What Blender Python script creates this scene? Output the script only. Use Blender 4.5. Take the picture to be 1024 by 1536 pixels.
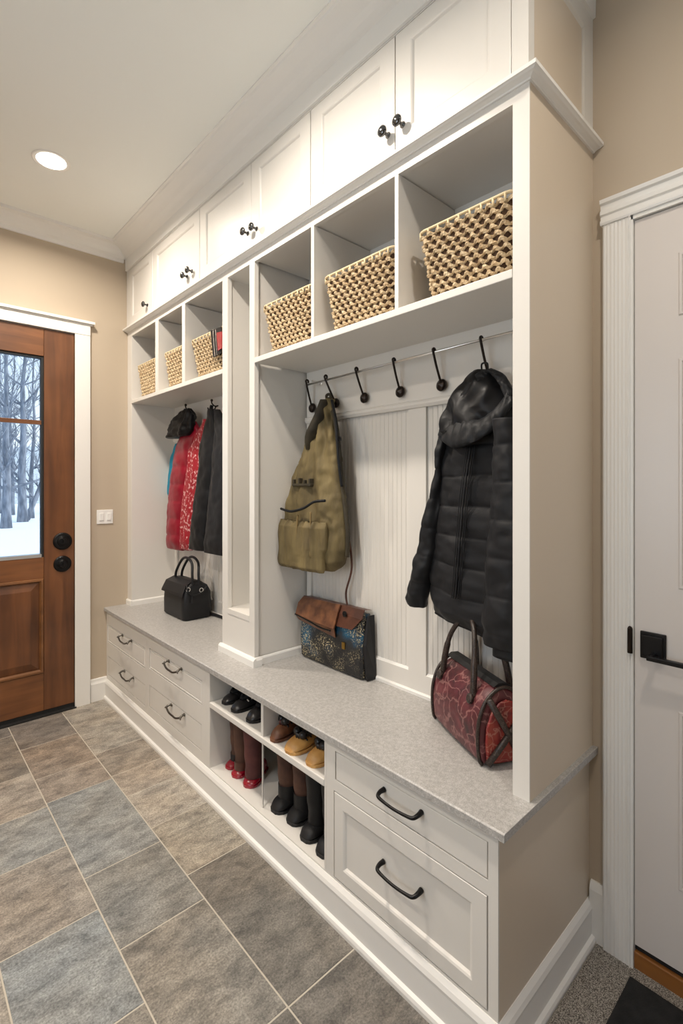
import bpy, bmesh, math, random
from mathutils import Vector, Matrix, noise
R = math.radians
PI = math.pi
for o in list(bpy.data.objects): bpy.data.objects.remove(o)
scn = bpy.context.scene
COL = scn.collection

# ------------------------------------------------------------------ camera
cd = bpy.data.cameras.new('camera'); cam = bpy.data.objects.new('camera', cd); COL.objects.link(cam)
cam.location = (0, 0, 1.32); cam.rotation_euler = (R(90), 0, -R(42.624))
cd.sensor_fit = 'HORIZONTAL'; cd.sensor_width = 36; cd.lens = 26.02; cd.shift_y = -0.0404; cd.clip_start = 0.02
scn.camera = cam

# ------------------------------------------------------------------ colour management, world, lights
vs = scn.view_settings
vs.view_transform = 'Standard'; vs.look = 'None'; vs.gamma = 1; vs.use_curve_mapping = False
vs.exposure = 0.10
wd = bpy.data.worlds.new('sky'); scn.world = wd; wd.use_nodes = True
nt = wd.node_tree; bg = nt.nodes['Background']
tc = nt.nodes.new('ShaderNodeTexCoord'); sp = nt.nodes.new('ShaderNodeSeparateXYZ'); cr = nt.nodes.new('ShaderNodeValToRGB')
nt.links.new(tc.outputs['Generated'], sp.inputs[0]); nt.links.new(sp.outputs['Z'], cr.inputs[0]); nt.links.new(cr.outputs[0], bg.inputs[0])
cr.color_ramp.elements[0].position = 0.0; cr.color_ramp.elements[0].color = (.80, .86, .92, 1)
cr.color_ramp.elements[1].position = .5; cr.color_ramp.elements[1].color = (.42, .62, .92, 1)
bg.inputs[1].default_value = 1.5
WARM = (1.0, .90, .785)
CAN_W = 17.0
CANS = [(.556, 2.575, 1.0), (.47, 1.30, 1.15), (.72, .0, .50), (-.75, 2.3, .9), (-.75, .8, .55)]  # first is in view; the others are unseen, added to light the room
def lamp(name, kind, loc, rot, energy, color, **kw):
    l = bpy.data.lights.new(name, kind); l.energy = energy; l.color = color
    for k, v in kw.items(): setattr(l, k, v)
    o = bpy.data.objects.new(name, l); COL.objects.link(o); o.location = loc; o.rotation_euler = rot
    return o
sun = lamp('sun', 'SUN', (0, 8, 6), (R(52), 0, R(65)), 3.2, (1, .96, .9), angle=R(2))
# added fill lamps in two added windows, left wall and wall behind camera
lamp('side_fill_lamp', 'AREA', (-1.42, .9, 1.5), (0, R(-112), 0), 15, (.80, .90, 1.0), shape='RECTANGLE', size=1.1, size_y=1.5)
lamp('front_fill_lamp', 'AREA', (.35, -2.02, 1.5), (R(90), 0, 0), 2, (.86, .92, 1.0), shape='RECTANGLE', size=1.3, size_y=1.3)

# ------------------------------------------------------------------ materials
MATS = {}
def srgb(r, g, b):
    f = lambda c: (c / 255 / 12.92) if c / 255 <= .04045 else ((c / 255 + .055) / 1.055) ** 2.4
    return (f(r), f(g), f(b), 1)
def mat(name, col, rough=.5, metal=0, bump=0, bscale=60, var=0, vscale=8, coat=0, sheen=0, spec=.5, stretch=(1, 1, 1), col2=None, bdist=.002):
    m = bpy.data.materials.new(name); m.use_nodes = True; t = m.node_tree; b = t.nodes['Principled BSDF']
    b.inputs['Base Color'].default_value = col; b.inputs['Roughness'].default_value = rough; b.inputs['Metallic'].default_value = metal
    b.inputs['Coat Weight'].default_value = coat; b.inputs['Sheen Weight'].default_value = sheen; b.inputs['Specular IOR Level'].default_value = spec
    co = t.nodes.new('ShaderNodeTexCoord'); mp = t.nodes.new('ShaderNodeMapping'); mp.inputs['Scale'].default_value = stretch
    t.links.new(co.outputs['Object'], mp.inputs[0])
    if var or col2:
        n = t.nodes.new('ShaderNodeTexNoise'); n.inputs['Scale'].default_value = vscale; n.inputs['Detail'].default_value = 6
        r = t.nodes.new('ShaderNodeValToRGB'); t.links.new(mp.outputs[0], n.inputs[0]); t.links.new(n.outputs[0], r.inputs[0]); t.links.new(r.outputs[0], b.inputs['Base Color'])
        r.color_ramp.elements[0].position = .35; r.color_ramp.elements[1].position = .65
        c2 = col2 if col2 else tuple(min(1, c * (1 + var)) for c in col[:3]) + (1,)
        c1 = col if col2 else tuple(c * (1 - var) for c in col[:3]) + (1,)
        r.color_ramp.elements[0].color = c1; r.color_ramp.elements[1].color = c2
    if bump:
        n = t.nodes.new('ShaderNodeTexNoise'); n.inputs['Scale'].default_value = bscale; n.inputs['Detail'].default_value = 5
        bp = t.nodes.new('ShaderNodeBump'); bp.inputs['Strength'].default_value = bump; bp.inputs['Distance'].default_value = bdist
        t.links.new(mp.outputs[0], n.inputs[0]); t.links.new(n.outputs[0], bp.inputs['Height']); t.links.new(bp.outputs[0], b.inputs['Normal'])
    MATS[name] = m
    return m
paint = mat('cabinet_paint', (.74, .71, .66, 1), .34, bump=.05, bscale=25, bdist=.001)
beige = mat('bounce_tinted_paint', (.66, .56, .44, 1), .36, bump=.05, bscale=25, bdist=.001)  # white cabinet paint with the warm wall bounce put into its colour
trimp = mat('trim_paint', (.82, .80, .76, 1), .35)
ceilm = mat('ceiling_paint', (.86, .87, .835, 1), .8, bump=.1, bscale=200, bdist=.0005)
wallm = mat('wall_paint', (.50, .415, .315, 1), .7, bump=.12, bscale=180, bdist=.0005)
doorp = mat('door_paint', (.69, .635, .59, 1), .35)
black = mat('black_metal', (.012, .011, .011, 1), .32, metal=.6)
bronze = mat('bronze_metal', (.03, .022, .018, 1), .3, metal=.8)
pewter = mat('pewter_metal', (.17, .155, .135, 1), .3, metal=1, bump=.3, bscale=300)
steel = mat('brushed_steel', (.80, .78, .75, 1), .32, metal=1)
darkgap = mat('rubber_and_gap_dark', (.01, .01, .01, 1), .7)
nylon = mat('black_nylon', (.010, .0105, .012, 1), .5, bump=.3, bscale=55, sheen=.02, spec=.22, bdist=.003)
nylon2 = mat('charcoal_nylon', (.0125, .0125, .014, 1), .55, bump=.3, bscale=40, sheen=.02, spec=.22, bdist=.003)
satin = mat('black_satin', (.006, .006, .007, 1), .42, bump=.12, bscale=14, bdist=.006, spec=.22)
olive = mat('olive_canvas', srgb(120, 105, 68), .75, bump=.7, bscale=26, bdist=.006, col2=srgb(84, 72, 45), vscale=12, stretch=(1, 1.6, .45))
olived = mat('dark_olive_canvas', srgb(66, 58, 40), .75, bump=.5, bscale=30, bdist=.005, col2=srgb(42, 37, 27))
olivel = mat('faded_olive_canvas', srgb(140, 120, 78), .75, bump=.5, bscale=30, bdist=.005, col2=srgb(118, 98, 60))
redn = mat('red_nylon', srgb(150, 12, 40), .34, bump=.4, bscale=18, bdist=.005, col2=srgb(132, 10, 36), vscale=12)
cyan = mat('cyan_fleece', srgb(18, 130, 160), .8, bump=.3, bscale=60)
leather_b = mat('black_leather', (.013, .013, .0145, 1), .45, spec=.3, bump=.25, bscale=160, bdist=.001)
tan_l = mat('tan_leather', srgb(178, 128, 70), .42, bump=.2, bscale=80, col2=srgb(205, 158, 92), vscale=20)
brown_l = mat('brown_leather', srgb(98, 58, 42), .42, bump=.35, bscale=60, col2=srgb(70, 40, 30), vscale=16)
cognac = mat('cognac_leather', srgb(134, 88, 58), .42, bump=.35, bscale=60, col2=srgb(88, 54, 38), vscale=22)
shaft_b = mat('brown_suede', srgb(98, 66, 50), .7, bump=.2, bscale=120, col2=srgb(66, 42, 34), vscale=14)
shaft_r = mat('plum_suede', srgb(104, 56, 52), .7, bump=.2, bscale=120, col2=srgb(72, 38, 38), vscale=14)
red_p = mat('red_patent', srgb(150, 12, 36), .18, coat=.5)
shoe_k = mat('black_shoe_leather', (.016, .015, .016, 1), .3, bump=.25, bscale=60)
shoe_m = mat('matte_black_rubber', (.014, .0135, .014, 1), .5, spec=.3, bump=.2, bscale=90)
seagrass = mat('seagrass_rope', srgb(216, 196, 162), .85, bump=.6, bscale=180, col2=srgb(182, 156, 120), vscale=70, bdist=.002)
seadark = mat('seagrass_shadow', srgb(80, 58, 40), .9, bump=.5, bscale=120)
wire = mat('pale_rim_cane', srgb(220, 200, 160), .6)
matb = mat('black_doormat', (.010, .010, .010, 1), .9, bump=.8, bscale=250, bdist=.003, var=.4, vscale=40)
snow = mat('snow', (.88, .90, .93, 1), .8, bump=.2, bscale=3, bdist=.05)
bark = mat('bark', srgb(148, 152, 160), .9, bump=.5, bscale=20, col2=srgb(98, 104, 114), stretch=(1, 1, .3))
brush = mat('bare_brush', srgb(196, 200, 202), .95, var=.3, vscale=10)
plast = mat('white_plastic', (.85, .84, .81, 1), .3)

def mk_glass():
    m = bpy.data.materials.new('window_glass'); m.use_nodes = True; t = m.node_tree; t.nodes.clear()
    o = t.nodes.new('ShaderNodeOutputMaterial'); mx = t.nodes.new('ShaderNodeMixShader'); tr = t.nodes.new('ShaderNodeBsdfTransparent'); g = t.nodes.new('ShaderNodeBsdfGlossy')
    fr = t.nodes.new('ShaderNodeFresnel'); g.inputs['Roughness'].default_value = .02; tr.inputs[0].default_value = (.93, .96, .97, 1)
    t.links.new(fr.outputs[0], mx.inputs[0]); t.links.new(tr.outputs[0], mx.inputs[1]); t.links.new(g.outputs[0], mx.inputs[2]); t.links.new(mx.outputs[0], o.inputs[0])
    return m
glass = mk_glass()
def mk_emit(name, col, s):
    m = bpy.data.materials.new(name); m.use_nodes = True; b = m.node_tree.nodes['Principled BSDF']
    b.inputs['Emission Color'].default_value = col; b.inputs['Emission Strength'].default_value = s
    return m
canglow = mk_emit('lit_lens', (1, .95, .86, 1), 9)
def mk_wood(name, c1, c2, axis='Z', sc=5.5):
    m = mat(name, c1, .38, coat=.15); t = m.node_tree; b = t.nodes['Principled BSDF']
    co = t.nodes.new('ShaderNodeTexCoord'); mp = t.nodes.new('ShaderNodeMapping')
    mp.inputs['Scale'].default_value = {'Z': (1, 1, .09), 'X': (.09, 1, 1), 'Y': (1, .09, 1)}[axis]
    n = t.nodes.new('ShaderNodeTexNoise'); n.inputs['Scale'].default_value = sc * 4; n.inputs['Detail'].default_value = 8; n.inputs['Distortion'].default_value = .6
    n2 = t.nodes.new('ShaderNodeTexNoise'); n2.inputs['Scale'].default_value = 3.2; n2.inputs['Detail'].default_value = 3
    r = t.nodes.new('ShaderNodeValToRGB'); r.color_ramp.elements[0].position = .3; r.color_ramp.elements[1].position = .72
    r.color_ramp.elements[0].color = c1; r.color_ramp.elements[1].color = c2
    ad = t.nodes.new('ShaderNodeMath'); ad.operation = 'MULTIPLY_ADD'; ad.inputs[1].default_value = .55; 
    sb = t.nodes.new('ShaderNodeMath'); sb.operation = 'MULTIPLY'; sb.inputs[1].default_value = .47
    t.links.new(co.outputs['Object'], mp.inputs[0]); t.links.new(mp.outputs[0], n.inputs[0]); t.links.new(co.outputs['Object'], n2.inputs[0])
    t.links.new(n2.outputs[0], sb.inputs[0]); t.links.new(n.outputs[0], ad.inputs[0]); t.links.new(sb.outputs[0], ad.inputs[2]); t.links.new(ad.outputs[0], r.inputs[0])
    t.links.new(r.outputs[0], b.inputs['Base Color'])
    bp = t.nodes.new('ShaderNodeBump'); bp.inputs['Strength'].default_value = .15; bp.inputs['Distance'].default_value = .001
    t.links.new(n.outputs[0], bp.inputs['Height']); t.links.new(bp.outputs[0], b.inputs['Normal'])
    return m
wood_v = mk_wood('stained_wood_upright', srgb(66, 38, 22), srgb(128, 80, 45), 'Z')
wood_h = mk_wood('stained_wood_cross', srgb(74, 43, 24), srgb(144, 92, 52), 'X')
wood_l = mk_wood('stained_wood_moulding', srgb(92, 58, 32), srgb(138, 92, 54), 'X')
oak = mk_wood('threshold_oak', srgb(126, 78, 34), srgb(158, 102, 48), 'Y')

def mk_counter():
    m = mat('speckled_laminate', srgb(176, 170, 160), .36); t = m.node_tree; b = t.nodes['Principled BSDF']
    co = t.nodes.new('ShaderNodeTexCoord')
    n = t.nodes.new('ShaderNodeTexNoise'); n.inputs['Scale'].default_value = 330; n.inputs['Detail'].default_value = 3
    v = t.nodes.new('ShaderNodeTexNoise'); v.inputs['Scale'].default_value = 95; v.inputs['Detail'].default_value = 3
    r = t.nodes.new('ShaderNodeValToRGB'); e = r.color_ramp.elements
    e[0].position = .34; e[0].color = srgb(148, 145, 141); e[1].position = .68; e[1].color = srgb(196, 193, 190)
    x = e.new(.5); x.color = srgb(172, 169, 165)
    a = t.nodes.new('ShaderNodeMath'); a.operation = 'MULTIPLY_ADD'; a.inputs[1].default_value = .6; s_ = t.nodes.new('ShaderNodeMath'); s_.operation = 'MULTIPLY'; s_.inputs[1].default_value = .4
    t.links.new(co.outputs['Object'], n.inputs[0]); t.links.new(co.outputs['Object'], v.inputs[0])
    t.links.new(v.outputs[0], s_.inputs[0]); t.links.new(n.outputs[0], a.inputs[0]); t.links.new(s_.outputs[0], a.inputs[2]); t.links.new(a.outputs[0], r.inputs[0]); t.links.new(r.outputs[0], b.inputs['Base Color'])
    return m
counterm = mk_counter()
def mk_carpet():
    m = mat('speckled_carpet', srgb(110, 104, 96), .95); t = m.node_tree; b = t.nodes['Principled BSDF']
    co = t.nodes.new('ShaderNodeTexCoord'); n = t.nodes.new('ShaderNodeTexNoise'); n.inputs['Scale'].default_value = 420; n.inputs['Detail'].default_value = 4
    r = t.nodes.new('ShaderNodeValToRGB'); e = r.color_ramp.elements; e[0].position = .40; e[0].color = srgb(74, 68, 62); e[1].position = .60; e[1].color = srgb(178, 170, 159)
    t.links.new(co.outputs['Object'], n.inputs[0]); t.links.new(n.outputs[0], r.inputs[0]); t.links.new(r.outputs[0], b.inputs['Base Color'])
    bp = t.nodes.new('ShaderNodeBump'); bp.inputs['Strength'].default_value = .8; bp.inputs['Distance'].default_value = .003
    t.links.new(n.outputs[0], bp.inputs['Height']); t.links.new(bp.outputs[0], b.inputs['Normal'])
    return m
carpetm = mk_carpet()
def mk_stone():
    m = mat('slate_tile', (.3, .28, .26, 1), .5); t = m.node_tree; b = t.nodes['Principled BSDF']
    at_ = t.nodes.new('ShaderNodeAttribute'); at_.attribute_name = 'tint'
    co = t.nodes.new('ShaderNodeTexCoord'); mp = t.nodes.new('ShaderNodeMapping'); mp.inputs['Scale'].default_value = (1.2, 2.2, 1); mp.inputs['Rotation'].default_value = (0, 0, R(28))
    n = t.nodes.new('ShaderNodeTexNoise'); n.inputs['Scale'].default_value = 8; n.inputs['Detail'].default_value = 15; n.inputs['Roughness'].default_value = .80; n.inputs['Distortion'].default_value = .35
    g = t.nodes.new('ShaderNodeTexNoise'); g.inputs['Scale'].default_value = 170; g.inputs['Detail'].default_value = 5; g.inputs['Roughness'].default_value = .7
    n3 = t.nodes.new('ShaderNodeTexNoise'); n3.inputs['Scale'].default_value = 3.1; n3.inputs['Detail'].default_value = 4
    t.links.new(co.outputs['Object'], mp.inputs[0]); t.links.new(mp.outputs[0], n.inputs[0]); t.links.new(co.outputs['Object'], g.inputs[0]); t.links.new(co.outputs['Object'], n3.inputs[0])
    r = t.nodes.new('ShaderNodeValToRGB'); r.color_ramp.elements[0].position = .36; r.color_ramp.elements[0].color = (.48, .48, .49, 1); r.color_ramp.elements[1].position = .62; r.color_ramp.elements[1].color = (1.55, 1.53, 1.50, 1)
    r2 = t.nodes.new('ShaderNodeValToRGB'); r2.color_ramp.elements[0].position = .35; r2.color_ramp.elements[0].color = (.62, .62, .62, 1); r2.color_ramp.elements[1].position = .65; r2.color_ramp.elements[1].color = (1.4, 1.4, 1.4, 1)
    r3 = t.nodes.new('ShaderNodeValToRGB'); r3.color_ramp.elements[0].position = .4; r3.color_ramp.elements[0].color = (.97, 1.0, 1.03, 1); r3.color_ramp.elements[1].position = .62; r3.color_ramp.elements[1].color = (1.03, 1.0, .96, 1)
    t.links.new(n.outputs[0], r.inputs[0]); t.links.new(g.outputs[0], r2.inputs[0]); t.links.new(n3.outputs[0], r3.inputs[0])
    prev = at_.outputs['Color']
    for x in (r, r2, r3):
        mx = t.nodes.new('ShaderNodeMix'); mx.data_type = 'RGBA'; mx.blend_type = 'MULTIPLY'; mx.inputs[0].default_value = 1
        t.links.new(prev, mx.inputs[6]); t.links.new(x.outputs[0], mx.inputs[7]); prev = mx.outputs[2]
    t.links.new(prev, b.inputs['Base Color'])
    bp = t.nodes.new('ShaderNodeBump'); bp.inputs['Strength'].default_value = .5; bp.inputs['Distance'].default_value = .003
    t.links.new(n.outputs[0], bp.inputs['Height']); t.links.new(bp.outputs[0], b.inputs['Normal'])
    return m
stone = mk_stone()
grout = mat('grout', srgb(186, 178, 164), .9, bump=.2, bscale=300)
def mk_marbled(name, cols, vein, scale, vs_=7, rough=.4):
    m = mat(name, cols[0], rough, bump=.35, bscale=40, bdist=.003); t = m.node_tree; b = t.nodes['Principled BSDF']
    co = t.nodes.new('ShaderNodeTexCoord'); n = t.nodes.new('ShaderNodeTexNoise'); n.inputs['Scale'].default_value = scale; n.inputs['Detail'].default_value = 5; n.inputs['Distortion'].default_value = 1.2
    r = t.nodes.new('ShaderNodeValToRGB'); e = r.color_ramp.elements; e[0].position = .3; e[0].color = cols[0]; e[1].position = .7; e[1].color = cols[-1]
    for i, c in enumerate(cols[1:-1]): x = e.new(.3 + .4 * (i + 1) / (len(cols) - 1)); x.color = c
    w = t.nodes.new('ShaderNodeTexVoronoi'); w.feature = 'DISTANCE_TO_EDGE'; w.inputs['Scale'].default_value = vs_
    dn = t.nodes.new('ShaderNodeTexNoise'); dn.inputs['Scale'].default_value = 14; dn.inputs['Detail'].default_value = 4
    va = t.nodes.new('ShaderNodeVectorMath'); va.operation = 'MULTIPLY_ADD'; va.inputs[1].default_value = (.12, .12, .12)
    t.links.new(co.outputs['Object'], dn.inputs[0]); t.links.new(dn.outputs['Color'], va.inputs[0]); t.links.new(co.outputs['Object'], va.inputs[2]); t.links.new(va.outputs[0], w.inputs['Vector'])
    wr = t.nodes.new('ShaderNodeValToRGB'); wr.color_ramp.elements[0].position = 0; wr.color_ramp.elements[0].color = (.5, .5, .5, 1); wr.color_ramp.elements[1].position = .07; wr.color_ramp.elements[1].color = (0, 0, 0, 1)
    mx = t.nodes.new('ShaderNodeMix'); mx.data_type = 'RGBA'; mx.inputs[7].default_value = vein
    t.links.new(co.outputs['Object'], n.inputs[0]); t.links.new(n.outputs[0], r.inputs[0]); t.links.new(w.outputs[0], wr.inputs[0]); t.links.new(wr.outputs[0], mx.inputs[0]); t.links.new(r.outputs[0], mx.inputs[6]); t.links.new(mx.outputs[2], b.inputs['Base Color'])
    return m
redleather = mk_marbled('marbled_red_leather', [srgb(52, 24, 26), srgb(84, 34, 39), srgb(108, 50, 54)], srgb(168, 122, 116), 9, 19)
redpatch = mk_marbled('marbled_rust_leather', [srgb(84, 16, 22), srgb(132, 38, 34), srgb(146, 66, 48)], srgb(180, 136, 118), 16, 30)
snakey = mk_marbled('snakeskin_handle', [srgb(20, 16, 14), srgb(38, 28, 25), srgb(52, 40, 35)], srgb(110, 94, 82), 60, 150)
def mk_sequin():
    m = mat('painted_sequin_cloth', (.03, .03, .03, 1), .45, bump=.6, bscale=180, bdist=.003); t = m.node_tree; b = t.nodes['Principled BSDF']
    co = t.nodes.new('ShaderNodeTexCoord'); sp = t.nodes.new('ShaderNodeSeparateXYZ'); t.links.new(co.outputs['Object'], sp.inputs[0])
    big = t.nodes.new('ShaderNodeTexNoise'); big.inputs['Scale'].default_value = 11; big.inputs['Detail'].default_value = 3
    r = t.nodes.new('ShaderNodeValToRGB'); e = r.color_ramp.elements; e[0].position = .36; e[0].color = srgb(24, 24, 26); e[1].position = .68; e[1].color = srgb(26, 84, 112)
    for p, c in ((.46, (30, 30, 30)), (.54, (34, 44, 54)), (.6, (24, 62, 84))): x = e.new(p); x.color = srgb(*c)
    t.links.new(co.outputs['Object'], big.inputs[0])
    ad = t.nodes.new('ShaderNodeMath'); ad.operation = 'MULTIPLY_ADD'; ad.inputs[1].default_value = 1.1
    t.links.new(sp.outputs['Z'], ad.inputs[0]); 
    of = t.nodes.new('ShaderNodeMath'); of.operation = 'ADD'; of.inputs[1].default_value = -.11; t.links.new(big.outputs[0], of.inputs[0]); t.links.new(of.outputs[0], ad.inputs[2]); t.links.new(ad.outputs[0], r.inputs[0])
    w = t.nodes.new('ShaderNodeTexNoise'); w.inputs['Scale'].default_value = 190; w.inputs['Detail'].default_value = 2
    wr = t.nodes.new('ShaderNodeValToRGB'); wr.color_ramp.elements[0].position = .55; wr.color_ramp.elements[0].color = (0, 0, 0, 1); wr.color_ramp.elements[1].position = .6; wr.color_ramp.elements[1].color = (1, 1, 1, 1)
    msk = t.nodes.new('ShaderNodeTexNoise'); msk.inputs['Scale'].default_value = 9; mr = t.nodes.new('ShaderNodeValToRGB'); mr.color_ramp.elements[0].position = .4; mr.color_ramp.elements[1].position = .55
    t.links.new(co.outputs['Object'], msk.inputs[0]); t.links.new(msk.outputs[0], mr.inputs[0])
    ml = t.nodes.new('ShaderNodeMath'); ml.operation = 'MULTIPLY'; t.links.new(co.outputs['Object'], w.inputs[0]); t.links.new(w.outputs[0], wr.inputs[0]); t.links.new(wr.outputs[0], ml.inputs[0]); t.links.new(mr.outputs[0], ml.inputs[1])
    mx = t.nodes.new('ShaderNodeMix'); mx.data_type = 'RGBA'; mx.inputs[7].default_value = srgb(190, 176, 140)
    t.links.new(ml.outputs[0], mx.inputs[0]); t.links.new(r.outputs[0], mx.inputs[6]); t.links.new(mx.outputs[2], b.inputs['Base Color'])
    return m
sequin = mk_sequin()
def mk_speck(name, base, sp_, scale, th=.58):
    m = mat(name, base, .5, bump=.4, bscale=60, bdist=.004); t = m.node_tree; b = t.nodes['Principled BSDF']
    co = t.nodes.new('ShaderNodeTexCoord'); w = t.nodes.new('ShaderNodeTexNoise'); w.inputs['Scale'].default_value = scale; w.inputs['Detail'].default_value = 3
    wr = t.nodes.new('ShaderNodeValToRGB'); wr.color_ramp.elements[0].position = th - .02; wr.color_ramp.elements[1].position = th + .03; wr.color_ramp.elements[0].color = base; wr.color_ramp.elements[1].color = sp_
    t.links.new(co.outputs['Object'], w.inputs[0]); t.links.new(w.outputs[0], wr.inputs[0]); t.links.new(wr.outputs[0], b.inputs['Base Color'])
    return m
redspeck = mk_speck('red_print_cloth', srgb(160, 24, 40), srgb(220, 170, 170), 60)

# ------------------------------------------------------------------ mesh helpers
class MB:
    def __init__(s): s.v = []; s.f = []; s.m = []; s.cur = 0
    def mi(s, k): s.cur = k; return s
    def add(s, vs_, fs):
        b = len(s.v); s.v += [tuple(p) for p in vs_]
        for f in fs: s.f.append(tuple(b + i for i in f)); s.m.append(s.cur)
        return s
    def box(s, x0, x1, y0, y1, z0, z1):
        vs_ = [(x, y, z) for x in (x0, x1) for y in (y0, y1) for z in (z0, z1)]
        return s.add(vs_, [(0, 1, 3, 2), (4, 6, 7, 5), (0, 4, 5, 1), (2, 3, 7, 6), (0, 2, 6, 4), (1, 5, 7, 3)])
    def rings(s, rs, cap=True, closed=True):
        n = len(rs[0]); vs_ = [p for r in rs for p in r]; fs = []
        for i in range(len(rs) - 1):
            for j in range(n if closed else n - 1):
                k = (j + 1) % n; fs.append((i * n + j, i * n + k, (i + 1) * n + k, (i + 1) * n + j))
        if cap:
            fs.append(tuple(range(n))[::-1]); fs.append(tuple((len(rs) - 1) * n + j for j in range(n)))
        return s.add(vs_, fs)
    def tube(s, pts, r, n=8, cap=True, loop=False):
        pts = [Vector(p) for p in pts]; rs = []; N = len(pts); up = None
        for i, p in enumerate(pts):
            if loop: d = pts[(i + 1) % N] - pts[i - 1]
            else: d = pts[min(i + 1, N - 1)] - pts[max(i - 1, 0)]
            if d.length < 1e-9: d = Vector((0, 0, 1))
            d.normalize()
            if up is None:
                up = Vector((0, 0, 1)) if abs(d.z) < .9 else Vector((1, 0, 0))
            a = d.cross(up)
            if a.length < 1e-6: a = d.cross(Vector((0, 1, .1)))
            a.normalize(); b_ = a.cross(d).normalized(); up = b_
            rr = r[i] if isinstance(r, (list, tuple)) else r
            rs.append([p + (a * math.cos(2 * PI * k / n) + b_ * math.sin(2 * PI * k / n)) * rr for k in range(n)])
        if loop: rs.append(rs[0]); cap = False
        return s.rings(rs, cap)
    def lathe(s, prof, origin, axis=(0, 0, 1), n=20):
        ax = Vector(axis).normalized(); a = ax.orthogonal().normalized(); b_ = ax.cross(a); o = Vector(origin)
        return s.rings([[o + ax * h + (a * math.cos(2 * PI * k / n) + b_ * math.sin(2 * PI * k / n)) * max(r, 1e-5) for k in range(n)] for r, h in prof])
    def prism(s, prof, a, b, axis='Y'):
        # prof: 2D outline; axis Y -> (x,z) extruded in y ; X -> (y,z) in x ; Z -> (x,y) in z
        def P(p, t): return {'Y': (p[0], t, p[1]), 'X': (t, p[0], p[1]), 'Z': (p[0], p[1], t)}[axis]
        return s.rings([[P(p, a) for p in prof], [P(p, b) for p in prof]])
    def build(s, name, m, parent=None, bevel=0, smooth=False, world=None, sub=0, kind=None, rem=False):
        w = Vector((0, 0, 0))
        if world is None: world = True
        p = parent
        if world:
            while p is not None: w += p.location; p = p.parent
        me = bpy.data.meshes.new(name); me.from_pydata([tuple(Vector(q) - w) for q in s.v], [], s.f)
        ms = m if isinstance(m, (list, tuple)) else [m]
        for x in ms: me.materials.append(x)
        for i, p_ in enumerate(me.polygons): p_.material_index = s.m[i]; p_.use_smooth = smooth
        bm = bmesh.new(); bm.from_mesh(me)
        if rem: bmesh.ops.remove_doubles(bm, verts=bm.verts, dist=1e-5)
        bmesh.ops.recalc_face_normals(bm, faces=bm.faces); bm.to_mesh(me); bm.free()
        o = bpy.data.objects.new(name, me); COL.objects.link(o)
        if parent is not None: o.parent = parent
        if bevel:
            md = o.modifiers.new('bevel', 'BEVEL'); md.width = bevel; md.segments = 2; md.limit_method = 'ANGLE'; md.angle_limit = R(40)
        if sub:
            md = o.modifiers.new('smooth', 'SUBSURF'); md.levels = sub; md.render_levels = sub
        if kind: o['kind'] = kind
        return o
def tag(o, label=None, cat=None, group=None, kind=None):
    if label: o['label'] = label
    if cat: o['category'] = cat
    if group: o['group'] = group
    if kind: o['kind'] = kind
    return o
def thing(name, label, cat, loc, rz=0, group=None):
    o = bpy.data.objects.new(name, None); COL.objects.link(o); o.location = loc; o.rotation_euler = (0, 0, rz); o.empty_display_size = .05
    return tag(o, label, cat, group)
def copy_tree(o, parent=None):
    c = o.copy(); COL.objects.link(c)
    if parent is not None: c.parent = parent
    for ch in [x for x in bpy.data.objects if x.parent == o]: copy_tree(ch, c)
    return c
def lerp(a, b, t): return a + (b - a) * t
def interp(pts, t):
    # pts sorted list of (key, value)
    if t <= pts[0][0]: return pts[0][1]
    for i in range(len(pts) - 1):
        if t <= pts[i + 1][0]:
            k = (t - pts[i][0]) / max(1e-9, pts[i + 1][0] - pts[i][0]); return lerp(pts[i][1], pts[i + 1][1], k)
    return pts[-1][1]
def smooth_path(pts, n=8):
    P = [Vector(p) for p in pts]; out = []
    for i in range(len(P) - 1):
        p0 = P[max(i - 1, 0)]; p1 = P[i]; p2 = P[i + 1]; p3 = P[min(i + 2, len(P) - 1)]
        for k in range(n):
            t = k / n
            out.append(.5 * ((2 * p1) + (p2 - p0) * t + (2 * p0 - 5 * p1 + 4 * p2 - p3) * t * t + (3 * p1 - p0 - 3 * p2 + p3) * t ** 3))
    out.append(P[-1]); return out
def shell(left, right, xc, thick, disp=None, nr=60, na=56, e=.8, z0=None, z1=None, back=1.0, lean=0.0):
    # a hanging cloth volume: left/right are outlines (x, y, z); each height gets a rounded ring around depth xc
    L = sorted((p[2], p[1]) for p in left); Q = sorted((p[2], p[1]) for p in right)
    zb = max(L[0][0], Q[0][0]) if z0 is None else z0; zt = min(L[-1][0], Q[-1][0]) if z1 is None else z1
    rs = []
    for i in range(nr + 1):
        t = i / nr; z = lerp(zb, zt, t)
        yl = interp(L, z); yr = interp(Q, z); cy = (yl + yr) / 2; a = abs(yl - yr) / 2
        b_ = thick(t) if callable(thick) else thick
        ring = []
        for k in range(na):
            ph = 2 * PI * k / na; c = math.cos(ph); s_ = math.sin(ph)
            yy = math.copysign(abs(c) ** e, c); xx = math.copysign(abs(s_) ** e, s_)
            y = cy + a * yy; x = xc + lean * t - b_ * xx * (1 if xx > 0 else back)
            d = disp(y, z, t, ph) if disp else 0
            ring.append((x - d * xx, y + d * .6 * yy, z))
        rs.append(ring)
    m = MB(); m.rings(rs, cap=False); na_ = na
    for base, ring in ((0, rs[0]), (nr * na, rs[-1])):
        c = [sum(p[k] for p in ring) / na for k in range(3)]; m.v.append(tuple(c)); ci = len(m.v) - 1
        for k in range(na): m.f.append((base + k, base + (k + 1) % na, ci)); m.m.append(0)
    return m
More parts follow.
